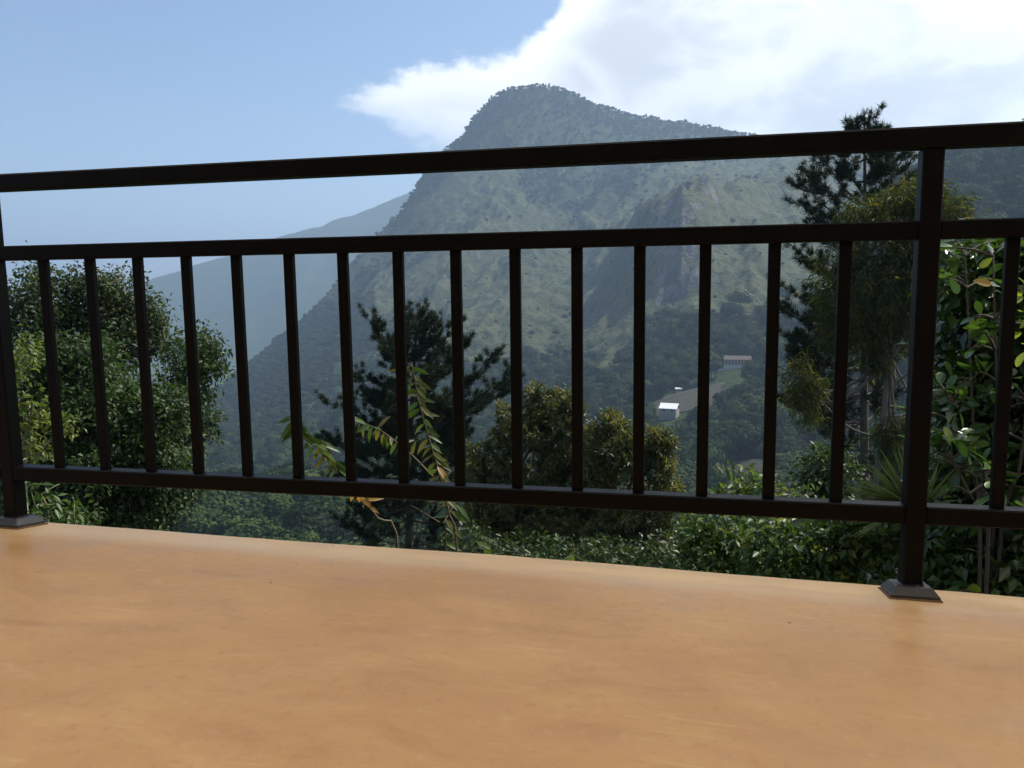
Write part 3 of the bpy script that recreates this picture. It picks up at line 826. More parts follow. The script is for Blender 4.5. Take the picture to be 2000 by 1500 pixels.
# ---- conifers
def pine(name, label, r, trunk_px, branches, seed, needle=0.13, tuft_step=0.13, fill=26, wood_mat=M_bark, tufts_per=34, upturn=0.35):
    R = np.random.default_rng(seed)
    tp = [W(u, v, r) for u, v in trunk_px]; base = ground_at(tp[0]); root = empty(name, tuple(base))
    tag(root, label, 'pine tree')
    T = spline([base]+tp, 26); rad = np.linspace(0.16, 0.02, 26)
    paths = [(T, rad)]; tuft_p = []; tuft_d = []
    def branch(s, e, r0):
        m = (s+e)/2; m[2] -= 0.10*np.linalg.norm(e-s)
        P = spline([s, m, e], 9); paths.append((P, np.linspace(r0, 0.008, 9)))
        Ltot = np.linalg.norm(e-s)
        nsub = max(4, int(Ltot/0.12))
        for q in range(nsub):
            t = R.uniform(0.30, 1.0); i = min(int(t*8), 7); p0 = P[i]+(P[i+1]-P[i])*(t*8-i)
            d = unit(e-s)+R.normal(0, 0.75, 3); d[2] = abs(d[2])*0.4+upturn; d = unit(d)
            ln = R.uniform(0.25, 0.6)*min(1.0, 0.5+Ltot*0.3)
            p1 = p0+d*ln*0.55; d2 = unit(d+np.array([0, 0, 0.5])); p2 = p1+d2*ln*0.5
            paths.append((np.array([p0, p1, p2]), np.array([0.012, 0.008, 0.004])))
            for k in range(max(2, int(ln/tuft_step))):
                f = R.uniform(0.35, 1.0); tuft_p.append(p1+(p2-p1)*max(0, f*2-1) if f > .5 else p0+(p1-p0)*f*2); tuft_d.append(d2)
            tuft_p.append(p2); tuft_d.append(d2)
        for k in range(int(Ltot/tuft_step*0.6)):
            i = R.integers(4, 9); tuft_p.append(P[i]+R.normal(0, 0.04, 3)); tuft_d.append(unit(e-s+np.array([0, 0, .5])))
    for (u0, v0, u1, v1, dz) in branches:
        branch(W(u0, v0, r), W(u1, v1, r+dz), 0.035)
    nt = len(T)
    for k in range(fill):
        i = R.integers(9, nt-1); s = T[i]; h = (nt-i)/nt
        a = R.uniform(0, 2*math.pi); ln = R.uniform(0.5, 1.0)*(0.12+3.2*h)
        e = s+np.array([math.cos(a)*ln, math.sin(a)*ln, R.uniform(-0.1, 0.45)*ln]); branch(s, e, 0.03)
    tuft_p.append(T[-1]); tuft_d.append(np.array([0, 0, 1.0]))
    tp_, td = np.array(tuft_p), np.array(tuft_d); n = len(tp_)*tufts_per
    ti = np.repeat(np.arange(len(tp_)), tufts_per)
    P = tp_[ti]+R.normal(0, 0.025, (n, 3)); A = unit(td[ti]*0.8+R.normal(0, 0.62, (n, 3))); S = unit(np.cross(A, R.normal(size=(n, 3))))
    L = needle*R.uniform(0.7, 1.2, n)[:, None]; w = 0.0075
    V = np.stack([P-S*w, P+S*w, P+A*L], 1).reshape(-1, 3); F = np.arange(n*3).reshape(-1, 3)
    part_np(root, 'crown', V, F, [L_needle])
    wood(root, 'trunk', paths, wood_mat, 5)
    return root
pine('pine_tree', 'dark pine with upturned tufted boughs behind the yellowing saplings, centre left', 21.0,
     [(800, 1250), (800, 950), (806, 760), (816, 598)],
     [(806, 720, 728, 632, -.6), (806, 740, 736, 658, .5), (806, 800, 700, 742, -.4), (804, 840, 655, 792, .4), (803, 880, 640, 860, -.6), (802, 930, 648, 935, .3),
      (801, 990, 680, 1000, 0), (812, 690, 838, 604, .2), (812, 700, 858, 640, -.3), (810, 730, 884, 640, .4), (808, 760, 905, 668, -.4), (806, 800, 968, 692, .3),
      (806, 812, 1000, 742, -.3), (806, 830, 985, 765, .6), (804, 850, 925, 780, -.5), (803, 890, 900, 830, .3), (803, 930, 880, 880, -.4), (810, 680, 780, 610, .3),
      (802, 980, 900, 960, .3), (803, 900, 720, 850, .8), (803, 960, 740, 960, -.8), (804, 850, 830, 780, -1.2), (803, 960, 850, 900, -1.3), (801, 1040, 740, 1040, 0), (801, 1040, 860, 1030, 0),
      (812, 700, 795, 640, -.8), (808, 760, 770, 690, -1.0), (808, 780, 860, 720, -1.1)], 21, needle=0.15, fill=110, tuft_step=0.11)
pine('pine_tree', 'small dark pine top peeping over the yellow-flowered tree', 30.0,
     [(1045, 1000), (1042, 880), (1040, 745)],
     [(1042, 790, 1015, 765, 0), (1042, 800, 1068, 768, 0), (1042, 830, 1005, 805, 0), (1042, 830, 1075, 800, 0)], 33, needle=0.14, fill=26)
pine('pine_tree', 'tall dark pine behind the weeping tree, its tip above the top rail', 20.0,
     [(1690, 1150), (1688, 800), (1690, 500), (1688, 222)],
     [(1688, 420, 1572, 318, -.4), (1688, 440, 1568, 360, .4), (1688, 470, 1575, 400, -.2), (1688, 400, 1605, 300, .6), (1688, 380, 1640, 285, -.5), (1688, 500, 1590, 425, .2),
      (1688, 560, 1545, 478, -.3), (1688, 620, 1535, 560, .4), (1688, 660, 1528, 600, -.3), (1688, 690, 1530, 650, .3), (1688, 720, 1545, 690, -.3), (1688, 740, 1560, 720, 0),
      (1688, 350, 1725, 290, .3), (1688, 360, 1745, 310, -.3), (1688, 380, 1762, 330, .3), (1688, 400, 1770, 360, -.2), (1688, 300, 1660, 258, .2), (1688, 290, 1712, 250, 0),
      (1688, 640, 1600, 600, .8), (1688, 580, 1600, 520, -.8), (1688, 280, 1672, 245, 0.1), (1688, 270, 1700, 232, -0.1)], 8, needle=0.15, fill=64, tuft_step=0.13)
pine('pine_tree', 'second pine top, thinner, just right of the tall pine tip', 21.5,
     [(1742, 1150), (1742, 700), (1742, 400), (1741, 268)],
     [(1742, 310, 1730, 270, 0), (1742, 310, 1755, 272, 0), (1742, 340, 1715, 300, 0), (1742, 340, 1768, 300, 0), (1742, 380, 1712, 340, .3), (1742, 380, 1772, 350, -.3)], 9, needle=0.14, fill=8)

# ---- yellow flowered trees in the middle
def flowered(label, r, base_px, fork_px, lobes):
    lob = [lobe_px(*q, r) for q in lobes]
    return broad_tree('flowering_tree', label, 'tree', ground_at(W(*base_px, r)), W(*fork_px, r), lob, 0.11, 0.095, 0.024, 80, 12, 0.055, L_olive, M_bark,
                      L_flower, tipfrac=0.62, rosette=True, hang=-0.15, outw=0.8, droop=0.05, sub=8)
flowered('olive-green tree with yellow flower panicles, left of the pair in mid-frame', 12.5, (1020, 1300), (1030, 1010),
         ((985, 835, 15, 46), (1046, 800, 17, 40), (1100, 795, 24, 36), (985, 870, 26, 50), (930, 915, 30, 60), (1150, 905, 45, 60), (1150, 960, 60, 60), (1045, 820, 34, 60), (1108, 815, 42, 56), (1075, 870, 60, 60), (1000, 920, 60, 70), (1090, 950, 75, 70), (960, 1000, 60, 70), (1040, 1040, 100, 60), (1130, 1030, 70, 60), (940, 970, 35, 60)))
flowered('olive-green tree with yellow flower panicles, right of the pair, above the hedge', 11.8, (1210, 1300), (1210, 1020),
         ((1195, 822, 15, 34), (1288, 868, 15, 28), (1195, 850, 28, 42), (1185, 885, 50, 55), (1240, 900, 50, 60), (1285, 880, 30, 40), (1290, 935, 40, 60), (1200, 970, 80, 70), (1275, 1000, 60, 60), (1160, 1050, 70, 55), (1270, 1060, 70, 50), (1312, 960, 18, 28)))

# ---- weeping tree at the right
r = 12.0
lob = [lobe_px(*q, r) for q in ((1715, 415, 52, 40), (1795, 385, 44, 42), (1760, 440, 75, 55), (1655, 520, 42, 60), (1630, 610, 42, 70), (1720, 560, 85, 90), (1785, 540, 60, 100),
                                (1855, 425, 24, 26), (1655, 660, 42, 44), (1735, 640, 46, 40), (1570, 745, 32, 40), (1580, 790, 24, 44), (1742, 830, 30, 32), (1752, 860, 24, 34), (1700, 700, 22, 20), (1830, 560, 28, 60))]
root = broad_tree('weeping_tree', 'weeping olive-green tree with orange-tipped crown, left of the right-hand railing post', 'tree', ground_at(W(1745, 1150, r)), W(1738, 700, r), lob, 0.10,
           0.095, 0.012, 30, 26, 0.075, L_weep, M_bark_grey, L_weeptip, tipfrac=0.42, hang=0.55, outw=0.65, droop=0.30, inner=0.5, upn=0.2, sub=6)
mbp = [([W(1700, 1000, r), W(1730, 880, r), W(1790, 800, r), W(1780, 700, r), W(1755, 620, r)], 0.02), ([W(1735, 860, r), W(1660, 835, r), W(1600, 780, r)], 0.018), ([W(1738, 760, r), W(1800, 700, r), W(1820, 640, r)], 0.02), ([W(1790, 800, r), W(1740, 700, r), W(1690, 640, r), W(1650, 600, r)], 0.018), ([W(1738, 740, r), W(1690, 690, r), W(1640, 660, r)], 0.014), ([W(1780, 720, r), W(1800, 620, r), W(1790, 540, r)], 0.014), ([W(1740, 720, r), W(1715, 620, r), W(1720, 520, r)], 0.016)]
wood(root, 'branch', [(spline(p, 12), np.linspace(q, q*0.4, 12)) for p, q in mbp], M_bark_grey)

# ---- shrubs at the right, below and beyond the rail
def shrub(name, label, r, lobes, L_, W_, per, mats, tip=None, tipfrac=0.3, base=None, spread=0.05, per_c=8, **kw):
    lob = [lobe_px(*q, r) for q in lobes]; u = np.mean([q[0] for q in lobes])
    return broad_tree(name, label, 'shrub', ground_at(W(u, 1250, r)), W(u, max(q[1] for q in lobes)+30, r), lob, 0.03, L_, W_, per, per_c, spread, mats, M_twig, tip, tipfrac=tipfrac, **kw)
shrub('round_shrub', 'round dark green shrub behind the baluster left of the palm fronds', 9.0, ((1600, 920, 34, 46), (1635, 930, 34, 56), (1590, 965, 36, 40), (1625, 990, 50, 40)), 0.075, 0.04, 95, L_dark, L_mid)
shrub('pale_leaved_shrub', 'bright green shrub with pale young leaves rising just above the bottom rail', 5.6, ((1428, 965, 24, 34), (1452, 950, 18, 24), (1505, 965, 22, 22), (1575, 975, 16, 14), (1465, 985, 60, 20)), 0.062, 0.030, 130, L_mid, L_lime, 0.8)
shrub('hedge_shrub', 'small-leaved hedge shrub under the bottom rail, beside the flowered tree', 5.2, ((1370, 1050, 50, 40), (1430, 1050, 55, 45), (1400, 1100, 90, 40), (1345, 1095, 40, 30), (1480, 1100, 60, 40)), 0.050, 0.026, 170, L_mid, L_lime, 0.28, sub=4)
shrub('hedge_shrub', 'leafy green hedge shrub under the bottom rail, left of the right-hand post', 4.8, ((1530, 1050, 60, 45), (1600, 1055, 60, 50), (1670, 1060, 60, 50), (1560, 1110, 90, 40), (1690, 1120, 80, 40), (1730, 1060, 40, 40)), 0.056, 0.031, 180, L_mid, L_lime, 0.34, sub=4)
shrub('hedge_shrub', 'dark glossy shrub under the bottom rail, right of the right-hand post', 4.6, ((1860, 1070, 60, 55), (1940, 1080, 70, 60), (2010, 1090, 60, 60), (1900, 1140, 100, 40), (2060, 1050, 70, 90)), 0.075, 0.042, 130, L_bigst, L_mid, 0.2)
shrub('undergrowth_shrub', 'dark undergrowth beneath the flowered trees at the floor edge', 8.5, ((920, 1070, 70, 40), (1040, 1085, 80, 35), (1160, 1095, 80, 40), (1270, 1095, 80, 45)), 0.07, 0.034, 90, L_dark, L_olive, 0.4)

# ---- single large leaves
def big_leaf_mesh(name, outline, material, fold=0.10, curl=0.18):
    """unit leaf along +Y: outline = [(t, half width)], folded along the midrib and curling down"""
    V = []; F = []
    for t, w in outline:
        z = -curl*t*t
        V += [(-w, t, z+fold*w*2), (0, t, z), (w, t, z+fold*w*2)]
    for k in range(len(outline)-1):
        a = 3*k; F += [(a, a+1, a+4, a+3), (a+1, a+2, a+5, a+4)]
    me = bpy.data.meshes.new(name); me.from_pydata(V, [], F); me.materials.append(material)
    me.polygons.foreach_set('use_smooth', np.ones(len(F), bool)); me.update()
    return me
OV = [(0, 0.012), (0.12, 0.10), (0.35, 0.20), (0.6, 0.26), (0.82, 0.22), (0.95, 0.11), (1.0, 0.01)]
LA = [(0, 0.01), (0.1, 0.06), (0.3, 0.135), (0.55, 0.14), (0.8, 0.075), (1.0, 0.004)]
ME_big = big_leaf_mesh('glossy_leaf', OV, L_big); ME_bigy = big_leaf_mesh('yellow_leaf', OV, L_yel); ME_bigl = big_leaf_mesh('lime_leaf', OV, m_leaf('lime_big_leaf', [(0.15, 0.20, 0.03), (0.22, 0.27, 0.04)], 0.3, 0.5, objrand=True))
ME_sap = big_leaf_mesh('sapling_leaf', LA, L_sap, 0.12, 0.22); ME_sapo = big_leaf_mesh('olive_leaf', LA, L_sapy, 0.12, 0.28); ME_sapy = big_leaf_mesh('yellow_sapling_leaf', LA, L_yel, 0.15, 0.35)

def place_leaf(root, me, p, axis, up, size, width=1.0, name='leaf'):
    a = unit(np.asarray(axis, float)); u = np.asarray(up, float); x = unit(np.cross(a, u)); z = np.cross(x, a)
    o = bpy.data.objects.new(name, me); COL.objects.link(o); o.parent = root
    l = np.asarray(p)-np.array(root.location)
    M = Matrix(((x[0]*size*width, a[0]*size, z[0]*size, l[0]), (x[1]*size*width, a[1]*size, z[1]*size, l[1]), (x[2]*size*width, a[2]*size, z[2]*size, l[2]), (0, 0, 0, 1)))
    o.matrix_local = M
    return o

def big_leaf_shrub():
    R = np.random.default_rng(41); r = 4.3
    base = ground_at(W(1935, 1250, r)); root = empty('broad_leaved_shrub', tuple(base))
    tag(root, 'tall shrub with large glossy rounded leaves, right of the right-hand railing post', 'shrub')
    stems = [[(1925, 1150), (1905, 900), (1895, 700), (1885, 500)], [(1935, 1150), (1950, 900), (1945, 700), (1940, 500)], [(1915, 1100), (1875, 900), (1855, 760)], [(1945, 1150), (1995, 900), (2010, 650), (2015, 480)], [(1930, 1100), (1900, 980), (1860, 900), (1842, 860)]]
    paths = []; tips = []
    for s in stems:
        dr = R.uniform(-0.25, 0.3); P = spline([base+np.array([R.uniform(-.1, .1), R.uniform(-.1, .1), 0])]+[W(u, v, r+dr) for u, v in s], 14); paths.append((P, np.linspace(0.011, 0.004, 14)))
        for k in range(15):
            i = R.integers(4, 14); p = P[i]; d = unit(np.array([R.normal(), R.normal()*1.0, R.uniform(0.0, 0.7)])); e = p+d*R.uniform(0.06, 0.2)
            paths.append((np.array([p, (p+e)/2+np.array([0, 0, .01]), e]), np.array([0.007, 0.006, 0.004]))); tips.append((e, d))
        tips.append((P[-1], np.array([0, 0, 1.0])))
    wood(root, 'stem', paths, M_bark, 5)
    cnt = 0
    for e, d in tips:
        k = R.integers(3, 5)
        for q in range(k):
            if cnt >= 285: break
            a = unit(d*0.6+R.normal(0, 0.7, 3)+np.array([0, 0, -0.05])); up = unit(np.array([0, 0, 1.0])+R.normal(0, 0.45, 3))
            me = ME_bigy if R.uniform() < 0.0 else (ME_bigl if R.uniform() < 0.04 else ME_big)
            place_leaf(root, me, e+R.normal(0, 0.012, 3), a, up, R.uniform(0.062, 0.105)); cnt += 1
    place_leaf(root, ME_bigy, W(1900, 548, 4.1), (0.6, -.1, -0.1), (0, -0.9, .5), 0.075, 1.0)
    for q in range(9): place_leaf(root, ME_bigl, W(1985+R.uniform(-8, 25), 600+R.uniform(-60, 110), 4.1), R.normal(0, 1, 3)+np.array([0, -.3, 0]), (0.2, -.5, 1), R.uniform(0.07, 0.11))
    # the mass of leaves deeper in the shrub
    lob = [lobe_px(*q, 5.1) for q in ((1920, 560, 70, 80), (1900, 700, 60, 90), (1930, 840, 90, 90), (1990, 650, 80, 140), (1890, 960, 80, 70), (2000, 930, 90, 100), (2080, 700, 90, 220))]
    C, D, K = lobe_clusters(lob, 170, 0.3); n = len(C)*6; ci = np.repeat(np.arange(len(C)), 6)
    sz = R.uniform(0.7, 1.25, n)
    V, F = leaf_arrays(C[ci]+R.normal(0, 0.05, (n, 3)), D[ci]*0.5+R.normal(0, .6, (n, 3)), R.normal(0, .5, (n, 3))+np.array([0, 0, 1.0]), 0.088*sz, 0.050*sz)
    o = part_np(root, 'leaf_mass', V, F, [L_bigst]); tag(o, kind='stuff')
big_leaf_shrub()

M_stem = m_plain('brown_stem', (0.11, 0.085, 0.05), 0.8, 0.3, 14.0)
def sapling(label, r, stems, leaves, name='sapling'):
    """stems: [(pixels, radius)], leaves: (stem index, t0, t1, count, size, mesh list, lean)"""
    R = np.random.default_rng(int(stems[0][0][0][0]))
    b = W(*stems[0][0][0], r); b[2] -= 0.9; root = empty(name, tuple(b)); tag(root, label, 'sapling')
    paths = []; SP = []
    for k, (px, rad) in enumerate(stems):
        P = [W(u, v, r+(0.04*i if k % 2 else -0.04*i)) for i, (u, v) in enumerate(px)]
        if k == 0: P = [b]+P
        S = spline(P, 22); SP.append(S); paths.append((S, np.linspace(rad, rad*0.35, 22)))
    wood(root, 'stem', paths, M_stem, 6)
    for si, t0, t1, n, size, mes, side in leaves:
        S = SP[si]
        for q in range(n):
            t = t0+(t1-t0)*(q+R.uniform(-.2, .2))/max(1, n-1); t = min(max(t, 0), 1); i = min(int(t*21), 20); p = S[i]+(S[i+1]-S[i])*(t*21-i)
            tn = unit(S[min(i+1, 21)]-S[i]); sgn = 1 if q % 2 else -1
            lat = unit(np.cross(tn, np.array([0.25, 1.0, 0.2])))*sgn*side
            a = tn*R.uniform(0.15, 0.5)+lat*R.uniform(0.5, 0.9)+np.array([0, R.normal(0, 0.25), -R.uniform(0.35, 0.95)])
            place_leaf(root, mes[R.integers(len(mes))], p, a, unit(np.array([0.1, -0.8, 0.8])+R.normal(0, 0.3, 3)), size*R.uniform(0.75, 1.2), R.uniform(0.75, 1.05))
    return root, SP
sapling('upright sapling with pointed leaves turning yellow, in front of the central pine', 2.95,
        [([(893, 1085), (876, 1000), (852, 905), (822, 800), (804, 712)], 0.0055), ([(845, 930), (800, 885), (745, 842), (698, 822)], 0.0035), ([(858, 1020), (825, 1000), (800, 985)], 0.0025), ([(866, 1022), (885, 990), (905, 960)], 0.0028)],
        [(0, 0.62, 1.0, 28, 0.076, [ME_sap, ME_sap, ME_sap, ME_sapo], 1), (0, 0.48, 0.66, 14, 0.078, [ME_sapo, ME_sapo, ME_sapy, ME_sap], 1), (1, 0.30, 1.0, 28, 0.066, [ME_sap, ME_sap, ME_sapo], 1), (3, 0.1, 0.75, 6, 0.10, [ME_sapo, ME_sap, ME_sapo], 1)])
sapling('arching sapling with yellow lower leaves at the floor edge, left of the pine', 2.9,
        [([(778, 1070), (738, 1012), (690, 950), (640, 888), (598, 845), (570, 812)], 0.005)],
        [(0, 0.58, 1.0, 36, 0.082, [ME_sap, ME_sap, ME_sap, ME_sap, ME_sap, ME_sapo], 1), (0, 0.40, 0.50, 8, 0.066, [ME_sapy], 1)])
sapling('small bright green seedling beside the upright sapling stem', 3.1,
        [([(872, 1085), (868, 1000), (862, 925)], 0.003), ([(869, 1010), (905, 935), (902, 905)], 0.002)],
        [(0, 0.90, 1.0, 5, 0.06, [ME_sap], 1), (0, 0.30, 0.45, 5, 0.055, [ME_sap], 1), (1, 0.9, 1.0, 2, 0.035, [ME_sap], 1)], 'seedling')
sapling('tiny green sprig peeping over the middle of the floor edge', 2.4, [([(1120, 1110), (1122, 1085)], 0.002)], [(0, 0.85, 1.0, 4, 0.05, [ME_sap], 1)], 'seedling')
sapling('tiny green sprig peeping over the floor edge below the left flowered tree', 2.4, [([(955, 1100), (958, 1072)], 0.002)], [(0, 0.85, 1.0, 4, 0.045, [ME_sap], 1)], 'seedling')

def palm():
    R = np.random.default_rng(77); r = 4.6
    c = W(1775, 1010, r); base = ground_at(c); root = empty('young_palm', tuple(base)); tag(root, 'young palm with spiky fan fronds left of the right-hand railing post', 'palm')
    wood(root, 'stem', [(spline([base, (base+c)/2+np.array([.03, 0, 0]), c], 8), np.linspace(0.05, 0.02, 8))], M_bark)
    BL = [(0, 0.012), (0.2, 0.026), (0.6, 0.024), (1.0, 0.002)]
    me = big_leaf_mesh('palm_blade', BL, m_leaf('palm_leaf', [(0.09, 0.14, 0.045), (0.14, 0.19, 0.06), (0.19, 0.23, 0.09)], 0.35, 0.3, objrand=True), 0.5, 0.12)
    for cx, cy, a0, a1, n, L_ in ((1778, 992, 96, 156, 22, 0.34), (1758, 985, 150, 184, 15, 0.34), (1800, 990, 20, 95, 10, 0.28), (1735, 1015, 160, 215, 9, 0.22)):
        p = W(cx, cy, r+R.uniform(-.15, .15))
        for k in range(n):
            a = math.radians(a0+(a1-a0)*k/(n-1)+R.normal(0, 2)); d = CR*math.cos(a)+np.array([0, 0, 1.0])*math.sin(a)-np.array([CF[0], CF[1], 0])*R.uniform(-0.2, .35)
            place_leaf(root, me, p, d, (0.1, -0.6, 0.9), L_*R.uniform(0.8, 1.1), 1.0, 'blade')
palm()
# ------------------------------------------------------------------ valley
fz = terr_arr(TZ, 'z'); fcov = terr_arr(COVER, 'c'); fdz = terr_arr(dzr, 'd'); frock = terr_arr(np.clip(ROCKY, 0, 1), 'r')
L_far = m_leaf('far_foliage', [(0.013, 0.027, 0.010), (0.026, 0.046, 0.015), (0.044, 0.068, 0.022)], 0.8, 0.15, 0.1)
def tone(m):
    """each tree of the wood has its own green"""
    T = NT(m.node_tree); b = T.n['Principled BSDF']; src = b.inputs['Base Color'].links[0].from_socket
    r = T.add('ShaderNodeObjectInfo').outputs['Random']
    k = T.ramp(r, [(0.0, (0.45, 0.45, 0.5)), (0.3, (0.8, 0.85, 0.8)), (0.6, (1.1, 1.1, 0.9)), (0.8, (1.4, 1.35, 1.0)), (0.93, (1.9, 1.75, 1.2)), (1.0, (2.2, 1.8, 1.6))])
    c = T.add('ShaderNodeVectorMath', operation='MULTIPLY', ins={0: src, 1: k}).outputs[0]; T.l.new(c, b.inputs['Base Color'])
tone(L_far)
def far_tree_arrays(seed, shape):
    """crown of leaf clumps round a solid heart, unit height, two material slots (leaf, bark)"""
    R = np.random.default_rng(seed)
    if shape == 'round': lobes = [((0, 0, .62), (.36, .36, .32)), ((.18, .1, .5), (.26, .26, .24)), ((-.2, -.05, .55), (.26, .26, .24)), ((0, -.15, .75), (.22, .22, .2)), ((.05, .2, .68), (.22, .2, .2))]
    elif shape == 'tall': lobes = [((0, 0, .72), (.17, .17, .26)), ((.07, .03, .55), (.2, .2, .16)), ((-.08, -.04, .6), (.16, .16, .16)), ((.02, .06, .86), (.12, .12, .13)), ((-.05, .02, .42), (.14, .14, .1))]
    elif shape == 'spread': lobes = [((0, 0, .7), (.5, .45, .2)), ((.3, .1, .62), (.28, .26, .18)), ((-.32, 0, .64), (.28, .28, .18)), ((.05, -.28, .6), (.26, .24, .18)), ((0, .1, .84), (.24, .24, .14))]
    else: lobes = [((0, 0, .42), (.5, .5, .42)), ((.3, .1, .35), (.36, .36, .32)), ((-.3, -.1, .36), (.36, .36, .32))]
    V = []; F = []; n0 = 0
    for c, rad in lobes:
        c = np.array(c); rad = np.array(rad)
        n = int(420*(rad[0]*rad[2]/0.09)**0.6)+120
        d = unit(R.normal(size=(n, 3))); d[:, 2] = np.where(d[:, 2] < -0.5, -d[:, 2], d[:, 2])
        wob = 1+0.16*np.sin(d@np.array([5, 3, 7.])+seed)+0.10*np.sin(d@np.array([-9, 8, 4.])+seed*2)
        P = c+d*rad*(R.uniform(0.78, 1.06, n)*wob)[:, None]; a = unit(np.cross(d, R.normal(size=(n, 3)))); b = unit(np.cross(d, a))*0.8+d*R.uniform(-.5, .5, (n, 1))
        s = R.uniform(0.016, 0.040, (n, 1))
        q = np.stack([P-a*s, P-b*s*0.9, P+a*s, P+b*s*0.9+d*s*0.3], 1).reshape(-1, 3)
        V.append(q); F.append(np.arange(n*4).reshape(-1, 4)+n0); n0 += n*4
    nleaf = sum(len(f) for f in F)
    # hearts
    for c, rad in lobes:
        c = np.array(c); rad = np.array(rad)*0.66
        u = np.linspace(0, 2*math.pi, 8, endpoint=False); t = np.array([-.85, -.3, .35, .85]); ring = []
        for tt in t:
            rr_ = math.sqrt(1-tt*tt)
            for uu in u: ring.append(c+rad*np.array([rr_*math.cos(uu), rr_*math.sin(uu), tt])*R.uniform(0.8, 1.15))
        ff = [(k*8+i, k*8+(i+1) % 8, k*8+8+(i+1) % 8, k*8+8+i) for k in range(3) for i in range(8)]
        V.append(np.array(ring)); F.append(np.array(ff)+n0); n0 += 32
    nh = sum(len(f) for f in F)
    Vt, Ft = tube([(0, 0, -.06), (.01, 0, .25), (0, .01, .6)], [.03, .022, .012], 5)
    Ft4 = [f for f in Ft if len(f) == 4]
    V.append(np.array(Vt)); F.append(np.array(Ft4)+n0)
    V = np.concatenate(V); F = np.concatenate(F)
    mi = np.zeros(len(F), int); mi[nh:] = 1
    return V, F, mi
SHAPES = ['round', 'spread', 'tall', 'round', 'bush', 'tall', 'spread']
PROTO = [far_tree_arrays(100+k, s) for k, s in enumerate(SHAPES)]
PMESH = [mesh_np('valley_tree_'+s, V, F, [L_far, M_bark], mi) for s, (V, F, mi) in zip(SHAPES, PROTO)]

# clearings: fields and buildings keep free of trees
def spot(u, v, r):
    p = W(u, v, r); return p
CLEAR = [(*W(1345, 772, 385)[:2], 24), (*W(1310, 803, 360)[:2], 11), (*W(1440, 722, 430)[:2], 15), (*W(1440, 935, 255)[:2], 15), (*W(1335, 744, 405)[:2], 9), (*W(1550, 806, 340)[:2], 9)]
def near_clear(x, y):
    k = np.zeros(len(x), bool)
    for cx, cy, rr_ in CLEAR: k |= np.hypot(x-cx, y-cy) < rr_
    # the sight line in front of the white roofed house
    for cx, cy, rr_ in CLEAR:
        dx, dy = cx-CAM[0], cy-CAM[1]; d = math.hypot(dx, dy); t = ((x-CAM[0])*dx+(y-CAM[1])*dy)/d; s = np.abs((x-CAM[0])*dy-(y-CAM[1])*dx)/d
        k |= (t < d) & (t > d-42) & (s < rr_*0.7)
    return k

def scatter():
    pts = []
    def batch(n, r0, r1, keep, smin, smax, kinds, u0=-150, u1=2200):
        a = rng.uniform(az_of(u0), az_of(u1), n); rr_ = np.sqrt(rng.uniform(r0*r0, r1*r1, n))
        x = CAM[0]+np.sin(a)*rr_; y = CAM[1]+np.cos(a)*rr_; cov = fcov(x, y); dz = fdz(x, y)
        p = keep(cov, dz, x, y); k = (rng.uniform(0, 1, n) < p) & ~near_clear(x, y)
        x, y = x[k], y[k]; m = len(x)
        s = rng.uniform(smin, smax, m)*rng.uniform(0.8, 1.2, m)
        kd = rng.choice(kinds, m)
        pts.append(np.stack([x, y, fz(x, y)-0.04*s, s, rng.uniform(0, 6.28, m), kd, s*rng.uniform(0.85, 1.3, m)], -1))
    g = lambda c, lo, hi: np.clip((c-lo)/(hi-lo), 0, 1)
    batch(2600, 130, 330, lambda c, d, x, y: g(c, 0.25, 0.6), 4, 13, [0, 1, 3, 4, 6])
    batch(7200, 330, 620, lambda c, d, x, y: g(c, 0.35, 0.65), 3, 13, [0, 1, 2, 3, 4, 5, 6])
    batch(30000, 620, 1100, lambda c, d, x, y: g(c, 0.42, 0.66)*0.85+0.004, 2.5, 7, [0, 1, 3, 4, 4, 6])
    batch(26000, 1100, 1600, lambda c, d, x, y: g(c, 0.38, 0.62)*0.75+0.01, 3, 7.5, [0, 1, 2, 3, 4, 5])
    # scrub on the grassy spurs
    batch(9000, 450, 1300, lambda c, d, x, y: 0.16*(c < 0.5), 1.0, 2.6, [4, 4, 0])
    # tall trees along the skyline and the right-hand hill
    for k in range(1500):
        u = rng.uniform(820, 1560); rc = float(np.interp(u, sorted(COLS), cz_r))+rng.uniform(-45, 30); a = az_of(u)
        x = CAM[0]+math.sin(a)*rc; y = CAM[1]+math.cos(a)*rc
        s = rng.uniform(3.5, 7.0)*(1.0 if u > 960 else 0.9); pts.append(np.array([[x, y, terr_z(x, y)-0.3, s, rng.uniform(0, 6.28), rng.choice([2, 5, 1, 0]), s*0.9]]))
    for k in range(420):
        u = rng.uniform(1700, 2150); rc = 490+rng.uniform(-70, 30); a = az_of(u)
        x = CAM[0]+math.sin(a)*rc; y = CAM[1]+math.cos(a)*rc
        s = rng.uniform(9, 20); pts.append(np.array([[x, y, terr_z(x, y)-0.5, s, rng.uniform(0, 6.28), rng.choice([2, 5, 1, 6, 0]), s*0.8]]))
    return np.concatenate(pts)
PTS = scatter()
